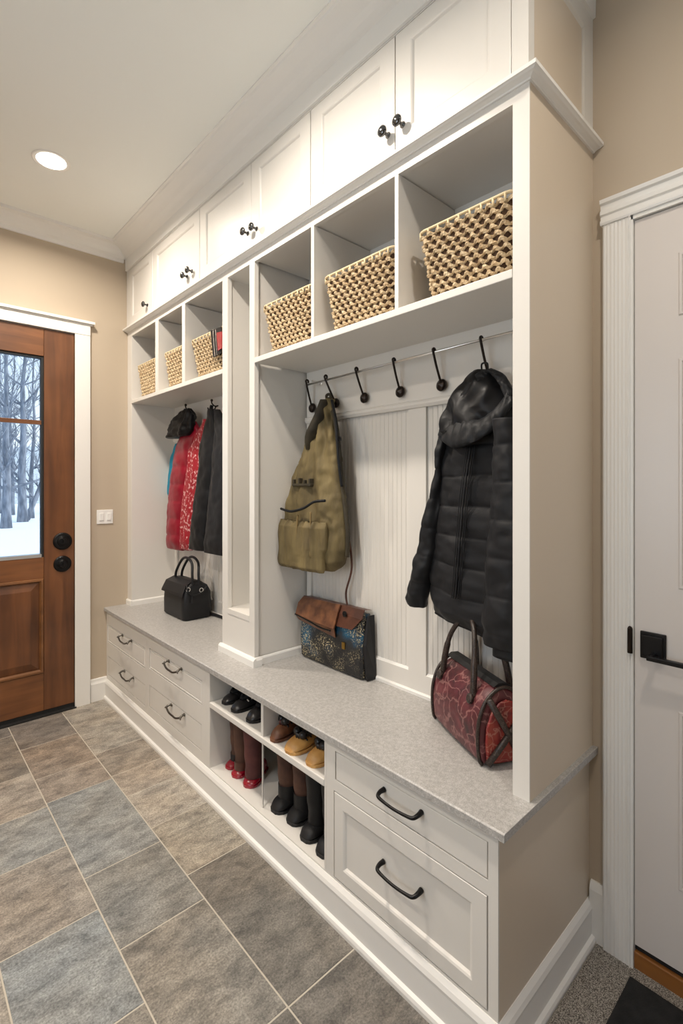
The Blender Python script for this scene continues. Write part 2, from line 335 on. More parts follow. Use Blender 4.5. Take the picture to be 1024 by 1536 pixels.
def fold(y, z, t, ph, amp=.006, fy=28, fz=5, seed=0):
    return amp * noise.noise(Vector((y * fy, z * fz, seed + 2 * math.sin(ph)))) + amp * .5 * noise.noise(Vector((y * fy * 2, z * fz * 3, seed + 9)))

# ------------------------------------------------------------------ key dimensions (metres)
XW = 1.512      # main wall face
XB = 1.0        # bench cabinet front
XT = 1.126      # locker front
XP = 1.415      # back panel of the lockers
YF = 3.235      # far wall
YE = .562       # near end of the lockers
ZC = .561       # counter top
ZH = 2.81       # ceiling
XL, YN = -1.4, -2.0   # left wall, wall behind the camera

# ------------------------------------------------------------------ room shell
def struct(mb, name, m, label=None, **k):
    o = mb.build(name, m, kind='structure', **k); return o
# floor: one mesh of grout bed and stone tiles, tint per tile
def make_floor():
    cols = []
    A = (.745, .982, [3.235, 2.59, 2.345, 2.15, 1.89, 1.58, 1.008, .62, .2, -.2, -.62, -1.1, -1.6, -2.0])
    B = (.484, .745, [3.235, 2.878, 2.546, 2.33, 1.798, 1.455, 1.01, .6, .2, -.2, -.6, -1.05, -1.5, -2.0])
    C_ = (.225, .484, [3.235, 3.082, 2.624, 2.306, 2.006, 1.642, 1.265, .85, .45, 0, -.5, -1, -1.5, -2.0])
    tints = {0: [(150, 140, 126), (138, 126, 112), (152, 139, 124), (156, 146, 132), (146, 135, 118), (112, 105, 95), (108, 101, 92)],
             1: [(124, 114, 104), (138, 122, 106), (144, 129, 114), (131, 132, 129), (124, 122, 116), (128, 121, 110), (112, 105, 95)],
             2: [(118, 110, 102), (126, 116, 104), (150, 138, 124), (133, 133, 129), (136, 127, 116), (127, 131, 131), (128, 121, 110)]}
    rnd = random.Random(4); g = .0022
    cols = [A, B, C_]
    x = .225
    while x > XL:
        x2 = max(x - .26, XL); ys = [3.235]; y = 3.235 - rnd.uniform(.1, .4)
        while y > YN + .15: ys.append(y); y -= rnd.choice((.3, .42, .45, .5))
        ys.append(YN); cols.append((x2, x, ys)); x = x2
    vs_, fs, mi, tint = [], [], [], []
    def q(x0, x1, y0, y1, z, m_, c):
        b = len(vs_); vs_.extend([(x0, y0, z), (x1, y0, z), (x1, y1, z), (x0, y1, z)]); fs.append((b, b + 1, b + 2, b + 3)); mi.append(m_); tint.append(c)
    def slab(x0, x1, y0, y1, c):
        b = len(vs_); h = .0012; i = .001
        for (dx, z) in ((0, -.003), (0, 0 - h), (i, 0)):
            vs_.extend([(x0 + dx, y0 + dx, z), (x1 - dx, y0 + dx, z), (x1 - dx, y1 - dx, z), (x0 + dx, y1 - dx, z)])
        for r in range(2):
            for k in range(4): fs.append((b + r * 4 + k, b + r * 4 + (k + 1) % 4, b + (r + 1) * 4 + (k + 1) % 4, b + (r + 1) * 4 + k)); mi.append(1); tint.append(c)
        fs.append((b + 8, b + 9, b + 10, b + 11)); mi.append(1); tint.append(c)
    q(XL, XW, YN, YF, -.0012, 0, (1, 1, 1, 1))
    for ci, (x0, x1, ys) in enumerate(cols):
        for i in range(len(ys) - 1):
            c = tints[ci][i] if ci in tints and i < len(tints[ci]) else rnd.choice([(150, 140, 126), (126, 116, 104), (134, 139, 140), (124, 118, 108)])
            slab(x0 + g, x1 - g, ys[i + 1] + g, ys[i] - g, srgb(*[sum(c) / 3 + .72 * (v - sum(c) / 3) for v in c]))
    me = bpy.data.meshes.new('floor'); me.from_pydata(vs_, [], fs); me.materials.append(grout); me.materials.append(stone)
    at_ = me.color_attributes.new('tint', 'FLOAT_COLOR', 'CORNER')
    for p in me.polygons:
        p.material_index = mi[p.index]
        for li in p.loop_indices: at_.data[li].color = tint[p.index]
    o = bpy.data.objects.new('floor', me); COL.objects.link(o); o['kind'] = 'structure'
    o.location.z = 0
make_floor()
struct(MB().box(XL - .15, XW + .15, YN - .15, YF + .15, -.06, -.0035), 'floor', grout)
struct(MB().box(XL, XW, YN, YF, ZH, ZH + .1), 'ceiling', ceilm)
# far wall with the entry door opening
DX0, DX1, DZ = -.105, .822, 2.215
w = MB()
w.box(DX1, XW + .15, YF, YF + .14, 0, ZH + .1).box(XL - .15, DX0, YF, YF + .14, 0, ZH + .1).box(DX0, DX1, YF, YF + .14, DZ, ZH + .1)
struct(w, 'wall_far', wallm, rem=False)
# right wall with the white door opening
RY1, RY0, RZ = .455, -.36, 2.045
w = MB(); w.box(XW, XW + .14, RY1, YF, 0, ZH + .1).box(XW, XW + .14, YN - .15, RY0, 0, ZH + .1).box(XW, XW + .14, RY0, RY1, RZ, ZH + .1)
struct(w, 'wall_right', wallm)
# left wall and wall behind the camera, each opened for an added window
w = MB(); w.box(XL - .14, XL, YN - .15, .3, 0, ZH + .1).box(XL - .14, XL, 1.5, YF, 0, ZH + .1).box(XL - .14, XL, .3, 1.5, 0, .7).box(XL - .14, XL, .3, 1.5, 2.3, ZH + .1)
struct(w, 'wall_left', wallm)
w = MB(); w.box(XL, -.35, YN - .14, YN, 0, ZH + .1).box(1.05, XW, YN - .14, YN, 0, ZH + .1).box(-.35, 1.05, YN - .14, YN, 0, .8).box(-.35, 1.05, YN - .14, YN, 2.2, ZH + .1)
struct(w, 'wall_near', wallm)
def window(name, along, a0, a1, z0, z1, face, d):
    o = bpy.data.objects.new(name, None); COL.objects.link(o); o['kind'] = 'structure'
    o.location = (face, (a0 + a1) / 2, z0) if along == 'Y' else ((a0 + a1) / 2, face, z0)
    f = MB(); g = MB(); t = .06
    def bx(m, b0, b1, c0, c1, e0, e1):
        lo, hi = min(face + e0 * d, face + e1 * d), max(face + e0 * d, face + e1 * d)
        if along == 'Y': m.box(lo, hi, b0, b1, c0, c1)
        else: m.box(b0, b1, lo, hi, c0, c1)
    bx(f, a0, a0 + t, z0, z1, 0, .06); bx(f, a1 - t, a1, z0, z1, 0, .06); bx(f, a0 + t, a1 - t, z0, z0 + t, 0, .06); bx(f, a0 + t, a1 - t, z1 - t, z1, 0, .06)
    m_ = (a0 + a1) / 2; zm = (z0 + z1) / 2
    bx(f, m_ - .015, m_ + .015, z0 + t, z1 - t, .01, .045); bx(f, a0 + t, a1 - t, zm - .015, zm + .015, .01, .045)
    bx(g, a0 + t, a1 - t, z0 + t, z1 - t, .022, .028)
    f.build('window_frame', trimp, o); g.build('window_pane', glass, o)
window('fill_window_1', 'Y', .3, 1.5, .7, 2.3, XL, -1)  # both windows are out of view, added to carry the fill lamps
window('fill_window_2', 'X', -.35, 1.05, .8, 2.2, YN, -1)

def mitre(name, prof, corner, near_wall_x, parent=None, m=None):
    # prof: (offset, z); runs along the front (x = corner.x - offset), turns at the near end and returns to the wall
    cx_, cy_ = corner
    def run(path): return MB().rings([[(px_(o_), py_(o_), z) for o_, z in prof] for px_, py_ in path])
    a = (lambda o_: cx_ - o_, lambda o_: YF - .001); b_ = (lambda o_: cx_ - o_, lambda o_: cy_ - o_); c = (lambda o_: near_wall_x - .001, lambda o_: cy_ - o_)
    return run([a, b_, c])
# crown moulding profile (offset from wall, z)
def crown(name, x_or_y, axis, a, b, sgn):
    pr = [(0, ZH - .092), (.010, ZH - .090), (.012, ZH - .070), (.030, ZH - .060), (.045, ZH - .040), (.068, ZH - .020), (.092, ZH - .014), (.095, ZH), (0, ZH)]
    m = MB().prism([(x_or_y + sgn * p, z) for p, z in pr], a, b, axis); return struct(m, name, trimp, smooth=False)
crown('trim_1', YF, 'X', XL, 1.10, -1)
crown('trim_2', XW, 'Y', YN, YE - .03, -1)
def crown_cab():
    pr = [(1.12, 2.672), (1.112, 2.674), (1.110, 2.742), (1.098, 2.75), (1.086, 2.757), (1.078, 2.764), (1.070, 2.772), (1.052, 2.782), (1.03, 2.792), (1.018, 2.797), (1.014, 2.804), (1.004, 2.806), (1.004, ZH), (1.12, ZH)]
    struct(mitre('trim_3', [(1.12 - x, z) for x, z in pr], (1.12, YE), XW), 'trim_3', trimp)
crown_cab()
# baseboards
bbp = [(0, 0), (.016, 0), (.016, .105), (.011, .118), (.009, .132), (0, .135)]
struct(MB().prism([(YF - p, z) for p, z in bbp], .905, .999, 'X'), 'baseboard_far', trimp)
struct(MB().prism([(YF - p, z) for p, z in bbp], XL, DX0 - .095, 'X'), 'baseboard_far', trimp)
struct(MB().prism([(XW - p, z) for p, z in [(0, 0), (.016, 0), (.016, .15), (.012, .16), (.006, .17), (0, .17)]], .528, YE + .004, 'Y'), 'baseboard_right', trimp)
struct(MB().prism([(XL + p, z) for p, z in bbp], YN, YF, 'Y'), 'baseboard_left', trimp)

# carpet patch by the white door
carpet = MB().box(.984, XW - .001, YN + .01, .5, -.001, .004)
carpet.box(1.03, XW - .001, .5, .545, -.001, .004)
struct(carpet, 'floor_carpet', carpetm)

# ------------------------------------------------------------------ entry door (far wall)
def entry_door():
    d = bpy.data.objects.new('door_1', None); COL.objects.link(d); d.location = ((DX0 + DX1) / 2, YF, 0); d['kind'] = 'structure'
    y0, y1 = 3.222, 3.268; sx = .158; x0, x1 = DX0 + .004, .816
    gx0, gx1 = x0 + sx, x1 - sx; gz0, gz1 = .905, 2.052; pz0, pz1 = .245, .785
    m = MB().box(x0, gx0, y0, y1, .03, 2.208).box(gx1 + .0008, x1, y0, y1, .03, 2.208); m.build('stile', wood_v, d, bevel=.002)
    m = MB().box(gx0, gx1, y0 + .0006, y1, gz1, 2.208).box(gx0, gx1, y0 + .0006, y1, pz1, gz0).box(gx0, gx1, y0 + .0006, y1, .03, pz0); m.build('rail', wood_h, d, bevel=.002)
    # raised panel
    def rect(ins, y): return [(gx0 + ins, y, pz0 + ins), (gx1 - ins, y, pz0 + ins), (gx1 - ins, y, pz1 - ins), (gx0 + ins, y, pz1 - ins)]
    m = MB(); m.rings([rect(0, y0 + .002), rect(.004, y0 - .006), rect(.014, y0 - .007), rect(.022, y0 + .006)], cap=False); m.build('panel_moulding', wood_l, d)
    MB().box(gx0, gx1, y0 + .025, y1 - .002, pz0, pz1).build('panel_core', wood_v, d)
    m = MB(); m.rings([rect(.0221, y0 + .026), rect(.022, y0 + .010), rect(.028, y0 + .009), rect(.066, y0 - .002)], cap=False)
    m.add(rect(.066, y0 - .002), [(0, 1, 2, 3)]); m.build('raised_panel', wood_v, d)
    # glazing with sash strip and muntins
    m = MB(); t = .012
    m.box(gx0, gx0 + t, y0 + .008, y1, gz0, gz1).box(gx1 - t, gx1, y0 + .008, y1, gz0, gz1).box(gx0 + t, gx1 - t, y0 + .008, y1, gz1 - t, gz1); m.build('glazing_gasket', darkgap, d)
    MB().box(gx0 + t, gx1 - t, y0 - .002, y1, gz0, gz0 + .018).build('glazing_sill', steel, d)
    MB().box(gx0 + t, gx1 - t, y0 + .002, y0 + .03, 1.660, 1.684).build('muntin', wood_h, d, bevel=.002)
    MB().box(gx0 + t, gx1 - t, y0 + .03, y0 + .036, gz0 + .018, gz1 - t).build('pane', glass, d)
    MB().box(x0, x1, y0 + .004, y1 - .01, .008, .03).build('under_door_strip', darkgap, d)
    for z, rr, nm in ((.989, .050, 'deadbolt'), (.857, .047, 'door_knob')):
        k = MB().lathe([(rr, 0), (rr, .006), (rr - .006, .012), (rr - .02, .014), (rr - .022, .02), (.022, .022), (.02, .026), (.001, .027)], (.752, y0, z), (0, -1, 0), 32).build(nm, black, d, smooth=False, bevel=.001)
        MB().box(.748, .756, y0 - .040, y0 - .026, z - .008, z + .012).build('thumb_turn', black, k, bevel=.002)
    # frame, casing
    f = MB().box(DX1 - .006, DX1 + .0, 3.215, YF + .14, 0, DZ).box(DX0, DX0 + .004, 3.215, YF + .14, 0, DZ).box(DX0, DX1, YF, YF + .14, 2.209, DZ); f.build('door_jamb', trimp, d)
    c = MB().box(.816, .9, 3.208, YF, 0, 2.212).box(DX0 - .085, DX0 + .001, 3.208, YF, 0, 2.212).box(DX0 - .085, .9, 3.206, YF, 2.212, 2.272)
    c.box(DX0 - .1, .907, 3.203, YF, 2.272, 2.280).box(DX0 - .112, .922, 3.190, YF, 2.280, 2.296)
    c.build('door_casing', trimp, d, bevel=.002)
    MB().box(DX0, DX1, 3.20, YF + .14, -.001, .008).build('threshold', darkgap, d)
entry_door()
sw = thing('light_switch', 'white double light switch plate on the tan wall beside the wooden door', 'light switch', (.99, YF, 1.12))
MB().box(.942, 1.036, YF - .006, YF, 1.077, 1.163).build('plate', plast, sw, bevel=.002)
for dx in (-.022, .022): MB().box(.99 + dx - .012, .99 + dx + .012, YF - .0105, YF - .006, 1.098, 1.142).build('rocker', plast, sw, bevel=.0015)

# ------------------------------------------------------------------ white door (right wall)
def white_door():
    d = bpy.data.objects.new('door_2', None); COL.objects.link(d); d.location = (XW, (RY0 + RY1) / 2, 0); d['kind'] = 'structure'
    x0 = 1.500; y1 = .449; y0 = RY0 + .006
    st = .101; pans = []
    for (a, b_) in ((y1 - st, y1 - st - .25), (y1 - st - .35, y1 - st - .60)):
        for (z0, z1) in ((.275, .735), (1.050, 1.645), (1.755, 1.918)): pans.append((b_, a, z0, z1))
    m = MB()
    ys = sorted({y0, y1} | {p[0] for p in pans} | {p[1] for p in pans}); zs = sorted({.066, 2.039} | {p[2] for p in pans} | {p[3] for p in pans})
    for i in range(len(ys) - 1):
        for j in range(len(zs) - 1):
            cy, cz = (ys[i] + ys[i + 1]) / 2, (zs[j] + zs[j + 1]) / 2
            if any(p[0] < cy < p[1] and p[2] < cz < p[3] for p in pans): continue
            m.add([(x0, ys[i], zs[j]), (x0, ys[i + 1], zs[j]), (x0, ys[i + 1], zs[j + 1]), (x0, ys[i], zs[j + 1])], [(0, 1, 2, 3)])
    for (a, b_, z0, z1) in pans:
        def rc(i, x): return [(x, a + i, z0 + i), (x, b_ - i, z0 + i), (x, b_ - i, z1 - i), (x, a + i, z1 - i)]
        m.rings([rc(0, x0), rc(.003, x0 - .003), rc(.008, x0 - .003), rc(.012, x0 + .004), rc(.024, x0 + .007), rc(.030, x0 + .007), rc(.04, x0 + .002)], cap=False); m.add(rc(.04, x0 + .002), [(0, 1, 2, 3)])
    m.add([(x0, y0, .066), (x0, y1, .066), (x0 + .035, y1, .066), (x0 + .035, y0, .066)], [(0, 1, 2, 3)])
    m.add([(x0, y1, .066), (x0, y1, 2.039), (x0 + .035, y1, 2.039), (x0 + .035, y1, .066)], [(0, 1, 2, 3)])
    m.add([(x0 + .035, y0, .066), (x0 + .035, y1, .066), (x0 + .035, y1, 2.039), (x0 + .035, y0, 2.039)], [(0, 1, 2, 3)])
    lf = m.build('door_leaf', doorp, d, rem=True)
    # square rosette with lever
    q = MB(); cy, cz = .404, .890
    q.box(x0 - .008, x0, cy - .030, cy + .030, cz - .036, cz + .036); q.box(x0 - .014, x0 - .008, cy - .024, cy + .024, cz - .028, cz + .028)
    ro = q.build('handle_rosette', black, lf, bevel=.002)
    q = MB().tube([(x0 - .012, cy - .005, cz - .022), (x0 - .045, cy - .005, cz - .022)], .008, 12)
    q.box(x0 - .05, x0 - .036, cy - .155, cy + .004, cz - .028, cz - .016); q.build('lever', black, lf, bevel=.002)
    h = MB(); h.tube([(1.486, .4565, .862), (1.486, .4565, .928)], .0065, 12).lathe([(.0065, 0), (.004, .005), (.001, .007)], (1.486, .4565, .928)); h.build('hinge', bronze, d)
    # casing: fluted leg and head
    c = MB()
    def leg(ya, yb, s=1):
        pr = [(XW, ya), (1.492, ya)]; n = 6
        for i in range(n + 1):
            y = lerp(ya, yb, .06 + .82 * i / n); pr += [(1.4892, y), (1.4905, lerp(ya, yb, .06 + .82 * (i + .5) / n))]
        pr += [(1.486, lerp(ya, yb, .96)), (1.486, yb), (XW, yb)]
        return pr
    c.prism(leg(.528, .457), .0, 2.052, 'Z'); c.prism(leg(RY0 - .075, RY0 - .004), .0, 2.052, 'Z')
    hp = [(XW, 2.052), (1.486, 2.052), (1.484, 2.057), (1.484, 2.064), (1.490, 2.066), (1.490, 2.078), (1.485, 2.081), (1.485, 2.092), (1.490, 2.095), (1.488, 2.108), (1.482, 2.112), (1.480, 2.122), (XW, 2.122)]
    c.prism(hp, RY0 - .08, .533, 'Y'); c.build('door_casing', trimp, d)
    MB().box(1.490, XW + .04, .4505, .457, 0, 2.052).box(1.490, XW + .04, RY0, RY1 + .0, 2.041, 2.052).build('door_jamb', trimp, d)
    MB().box(1.497, XW + .1, RY0, .4505, -.001, .048).build('threshold', oak, d, bevel=.003)
    MB().box(1.509, XW + .1, RY0, .4505, .048, .066).build('under_door_strip', darkgap, d)  # dark strip standing for the shaded gap under the leaf
white_door()

# ------------------------------------------------------------------ ceiling downlights
for i, (x, y, cw) in enumerate(CANS):
    t = thing('recessed_light', 'round lit recessed ceiling light near the corner above the wooden door' if i == 0 else 'unseen recessed ceiling light added to brighten the nearer part of the room', 'ceiling light', (x, y, ZH), group=None if i == 0 else 'unseen ceiling lights added over the room')
    MB().lathe([(.060, 0), (.060, -.002), (.073, -.005), (.078, -.003), (.079, 0)], (x, y, ZH), (0, 0, 1), 40).build('trim_ring', trimp, t)
    MB().lathe([(.060, -.0012), (.060, -.0032), (.03, -.0042), (.001, -.0045)], (x, y, ZH), (0, 0, 1), 40).build('lens', canglow, t)
    l = lamp('downlight', 'AREA', (x, y, ZH - .008), (0, 0, 0), CAN_W * cw, WARM, shape='DISK', size=.11)
    l.data.spread = R(160)

# ------------------------------------------------------------------ cabinetry
def shaker(name, x, ya, yb, za, zb, stile, parent, rec=.007, th=.018, slope=.006, m=None, rail=None):
    # framed front facing -x, with a recessed flat panel
    r_ = rail or stile
    def rc(iy, iz, xx): return [(xx, ya + iy, za + iz), (xx, yb - iy, za + iz), (xx, yb - iy, zb - iz), (xx, ya + iy, zb - iz)]
    q = MB(); b = .0012
    rs = [rc(0, 0, x + th), rc(0, 0, x + b), rc(b, b, x), rc(stile, r_, x), rc(stile + slope * .5, r_ + slope * .5, x + rec * .3), rc(stile + slope, r_ + slope, x + rec)]
    q.rings(rs, cap=False); q.add(rc(stile + slope, r_ + slope, x + rec), [(0, 1, 2, 3)]); q.add(rs[0], [(0, 1, 2, 3)])
    return q.build(name, m or paint, parent, rem=True)
def slabfront(name, x, ya, yb, za, zb, parent, bead=False, th=.016):
    q = MB()
    def rc(i, xx): return [(xx, ya + i, za + i), (xx, yb - i, za + i), (xx, yb - i, zb - i), (xx, ya + i, zb - i)]
    rs = [rc(0, x + th), rc(0, x + .001), rc(.001, x)]
    if bead: rs += [rc(.006, x), rc(.008, x + .002), rc(.011, x + .002), rc(.013, x + .0003)]
    q.rings(rs, cap=False); q.add(rs[-1], [(0, 1, 2, 3)]); q.add(rs[0], [(0, 1, 2, 3)])
    return q.build(name, paint, parent, rem=True)
def bar_pull(parent, x, y, z, L, m=None):
    h = L / 2; pts = smooth_path([(x, y + h, z + .004), (x - .016, y + h + .001, z + .003), (x - .030, y + h * .93, z), (x - .034, y + h * .6, z - .002), (x - .036, y, z - .003), (x - .034, y - h * .6, z - .002), (x - .030, y - h * .93, z), (x - .016, y - h - .001, z + .003), (x, y - h, z + .004)], 5)
    n = len(pts) - 1; rr = [.0075 - .0035 * math.sin(PI * i / n) for i in range(n + 1)]
    return MB().tube(pts, rr, 12).build('handle', m or black, parent, smooth=True)
def twig_pull(parent, x, y, z, L):
    h = L / 2; q = MB()
    q.tube(smooth_path([(x - .024, y + h, z + .006), (x - .028, y + h * .5, z - .006), (x - .026, y, z - .010), (x - .029, y - h * .5, z - .006), (x - .024, y - h, z + .006)], 5), .0045, 8)
    for s_ in (1, -1):
        q.tube(smooth_path([(x, y + s_ * h * .92, z + .012), (x - .014, y + s_ * h * .97, z + .013), (x - .026, y + s_ * h, z + .004)], 5), .0055, 8)
        q.lathe([(.008, 0), (.008, .003), (.005, .005)], (x, y + s_ * h * .92, z + .012), (-1, 0, 0), 12)
        q.tube([(x - .02, y + s_ * h * .95, z + .008), (x - .027, y + s_ * h * 1.12, z + .002)], .003, 6)
    return q.build('handle', pewter, parent, smooth=True)

G = .0006
# openings of a face frame as one mesh: grid of cells with holes
def faceframe(q, x0, x1, ya, yb, za, zb, holes):
    ys = sorted({ya, yb} | {v for h in holes for v in h[:2]}); zs = sorted({za, zb} | {v for h in holes for v in h[2:]})
    for i in range(len(ys) - 1):
        j = 0
        while j < len(zs) - 1:
            cy = (ys[i] + ys[i + 1]) / 2
            inside = lambda jj: any(h[0] < cy < h[1] and h[2] < (zs[jj] + zs[jj + 1]) / 2 < h[3] for h in holes)
            if inside(j): j += 1; continue
            k = j
            while k < len(zs) - 1 and not inside(k): k += 1
            q.box(x0, x1, ys[i], ys[i + 1], zs[j], zs[k]); j = k
    return q
def carcass(name, label, ya, yb, holes, depth_fill=True):
    t = thing(name, label, 'cabinet', (1.25, (ya + yb) / 2, .0))
    q = MB(); faceframe(q, XB, XB + .02, ya, yb, .002, .541, holes)
    q.box(XB + .02, XW, ya, ya + .016, .002, .541).box(XB + .02, XW, yb - .016, yb, .002, .541).box(XW - .012, XW, ya + .016, yb - .016, .002, .541).box(XB + .02, XW - .012, ya + .016, yb - .016, .535, .541)
    q.build('carcass', paint, t, rem=False)
    return t
# near drawer unit
t = carcass('drawer_cabinet', 'painted bench drawer cabinet at the near end with two black bar pulls', .574, 1.155, [(.597, 1.115, .423, .511), (.597, 1.121, .126, .389)])
MB().box(XB + .005, XW, .572, .5738, .119, .541).build('outer_skin', beige, t)['label'] = 'white outer face with warm bounce in its colour'
MB().box(XB, XB + .005, .572, .574, .002, .541).build('front_edge', paint, t)
dr = slabfront('drawer', XB + .001, .600, 1.112, .426, .508, t); bar_pull(dr, XB, .850, .482, .128)
dr = shaker('drawer', XB - .001, .600, 1.118, .129, .386, .038, t, slope=.010, rec=.008); bar_pull(dr, XB + .004, .855, .279, .13)
# far drawer units
t = carcass('drawer_cabinet', 'painted bench drawer cabinet between the corner drawers and the shoe cubbies', 1.940, 2.590, [(1.9745, 2.5575, .3665, .4715), (1.9805, 2.5575, .1665, .2815)])
dr = slabfront('drawer', XB + .001, 1.978, 2.554, .370, .468, t, bead=True); twig_pull(dr, XB, 2.245, .468 - .012, .15)
dr = slabfront('drawer', XB + .001, 1.984, 2.554, .170, .278, t, bead=False); twig_pull(dr, XB, 2.215, .255, .15)
t = carcass('drawer_cabinet', 'painted bench drawer cabinet in the far corner beside the tan wall', 2.5905, 3.2345, [(2.6145, 3.2165, .3485, .4575), (2.6145, 3.2115, .1505, .2635)])
dr = slabfront('drawer', XB + .001, 2.618, 3.213, .352, .454, t, bead=True); twig_pull(dr, XB, 2.88, .438, .15)
dr = slabfront('drawer', XB + .001, 2.618, 3.208, .154, .260, t); twig_pull(dr, XB, 2.85, .240, .15)
# shoe cubbies
t = thing('shoe_cubby', 'open bench cabinet with a middle shelf holding two rows of shoes', 'shoe storage', (1.25, 1.55, 0))
q = MB(); ya, yb = 1.1555, 1.9395
faceframe(q, XB, XB + .02, ya, yb, .002, .541, [(1.165, 1.906, .124, .523)])
q.box(XB + .02, XW, ya, 1.165, .002, .541).box(XB + .02, XW, 1.906, yb, .002, .541).box(1.44, 1.46, 1.165, 1.906, .002, .541).box(XB + .02, 1.44, 1.165, 1.906, .523, .541)
q.build('carcass', paint, t)
MB().box(XB + .0005, 1.44, 1.165, 1.906, .100, .1235).build('bottom_panel', paint, t)
MB().box(XB - .002, 1.44, 1.1655, 1.9055, .380, .403).build('shelf', paint, t, bevel=.003)
MB().box(XB + .003, 1.44, 1.509, 1.524, .403, .523).build('divider', paint, t, bevel=.001)
MB().box(1.020, 1.025, 1.538, 1.543, .1235, .380).build('post', paint, t)
# plinth moulding along the bench
pl = [(XB, .0), (.9760, .0), (.9760, .010), (.979, .018), (.987, .023), (.987, .088), (.986, .097), (.990, .108), (.998, .119), (XB, .119)]
struct(mitre('trim_4', [(XB - x, z) for x, z in pl], (XB, .572), XW), 'trim_4', trimp)
# counter
ct = MB().prism([(.983, .541), (XW, .541), (XW, ZC), (.983 + .004, ZC), (.983, ZC - .003)], .5476, YF - .001, 'Y').build('countertop', counterm, bevel=.001)
tag(ct, 'long grey speckled bench top running under the lockers', 'countertop')

# lockers ---------------------------------------------------------------
SB, STp = 1.826, 1.848      # shelf bottom / top
ZT = 2.250                  # cubby top
ZR = 2.282                  # rail top
def bead_panel(ya, yb, za, zb, x, parent, pitch=.021):
    n = max(1, int((yb - ya) / pitch)); p = (yb - ya) / n; pr = [(x + .012, ya), (x, ya)]
    for i in range(n):
        y = ya + i * p
        pr += [(x, y + p - .0046), (x + .0022, y + p - .0030), (x + .0022, y + p - .0022), (x, y + p)]
    pr += [(x + .012, yb)]
    return MB().prism(pr, za, zb, 'Z').build('beadboard', paint, parent)
def locker_bay(label, ya, yb, cub, end_left, end_right, panels, side_in, near_skin=False):
    # ya: near inner side, yb: far inner side
    t = thing('open_locker', label, 'locker', (1.3, (ya + yb) / 2, ZC))
    er = end_right
    if near_skin:
        MB().box(er[0], er[1], er[2] + .010, er[3], er[4], er[5]).box(er[0], er[0] + .004, er[2], er[2] + .010, er[4], er[5]).build('side_panel', paint, t)
        MB().box(er[0] + .004, er[1], er[2], er[2] + .0098, er[4], er[5]).build('outer_skin', beige, t)['label'] = 'white outer face with warm bounce in its colour'
    else: MB().box(*er).build('side_panel', paint, t, bevel=.001); MB().box(*end_left).build('side_panel', paint, t, bevel=.001)
    MB().box(XT, XT + .018, ya, yb, ZT, ZR).box(XT + .018, XW, ya, yb, ZT + .004, ZR).build('top_rail', paint, t)
    MB().box(XT - .002, XP, ya + .0005, yb - .0005, SB, STp).build('shelf', paint, t, bevel=.002)
    for (a, b_) in cub:
        MB().box(XT, XP, a, b_, STp, ZT).build('divider', paint, t, bevel=.001)
    bk = MB().box(XP + .004, XW, ya, yb, ZC, ZR).build('back_panel', paint, t)
    f = MB(); xs = XP - .010
    f.box(XP - .010, XP + .004, ya, yb, 1.612, 1.826); f.box(XP - .010, XP + .004, ya, yb, ZC, .640)
    prev = ya
    for (a, b_) in panels:
        if a > prev: f.box(xs, XP + .004, prev, a, .640, 1.612)
        prev = b_
    if prev < yb: f.box(xs, XP + .004, prev, yb, .640, 1.612)
    fr = f.build('panel_frame', paint, t)
    MB().prism([(xs, 1.595), (xs - .006, 1.596), (xs - .012, 1.606), (xs - .010, 1.614), (xs - .013, 1.620), (xs, 1.624)], ya, yb, 'Y').build('ledge_moulding', paint, fr)
    MB().prism([(xs, ZC), (xs - .008, ZC), (xs - .008, ZC + .010), (xs - .004, ZC + .014), (xs, ZC + .015)], ya, yb, 'Y').build('shoe_moulding', trimp, fr)
    for (a, b_) in panels: bead_panel(a, b_, .640, 1.612, XP, t)
    # small sill bevels round the panels
    for (a, b_) in panels:
        MB().prism([(xs, .640), (xs + .011, .648), (xs + .011, .640)], a, b_, 'Y').build('sill_bevel', trimp, fr)
    # skirting along the inner far side
    MB().prism([(side_in, ZC), (side_in - .010, ZC), (side_in - .010, ZC + .026), (side_in - .006, ZC + .032), (side_in, ZC + .033)], XT + .03, xs - .008, 'X').build('skirting', trimp, t)
    return t
right_bay = locker_bay('open locker on the right with the black hooded coat, under three cubbies', .605, 1.759, [(.972, .987), (1.370, 1.386)],
    (XT + .02, XW, 1.765, 1.770, ZC, ZR), (XT, XW, YE, .605, ZC, ZR), [(.64, 1.085), (1.165, 1.728)], 1.765, True)
# slim column with tall niche
t = thing('niche_column', 'slim column with a tall empty niche between the two lockers', 'cabinet', (1.3, 1.89, ZC))
q = MB(); faceframe(q, XT, XT + .02, 1.759, 2.026, ZC, ZR, [(1.797, 1.978, .762, ZT)])
q.box(XT + .02, XW, 1.7705, 1.786, ZC, ZR).box(XT + .02, XW, 1.990, 2.0155, ZC, ZR).box(1.40, XW, 1.786, 1.990, ZC, ZR).box(XT + .02, 1.40, 1.786, 1.99, ZT, ZR); q.build('carcass', paint, t)
MB().box(XT - .002, XT + .02, 1.7975, 1.9775, .742, .764).box(XT + .02, 1.40, 1.786, 1.990, .742, .764).build('niche_shelf', paint, t)
c_ = [(0, ZC), (-.014, ZC), (-.014, ZC + .026), (-.008, ZC + .034), (0, ZC + .036)]
q = MB().prism([(XT + p, z) for p, z in c_], 1.745, 2.040, 'Y'); q.prism([(1.759 + p, z) for p, z in c_], XT, XT + .03, 'X'); q.prism([(2.026 - p, z) for p, z in c_], XT, XT + .03, 'X'); q.build('skirting', trimp, t)
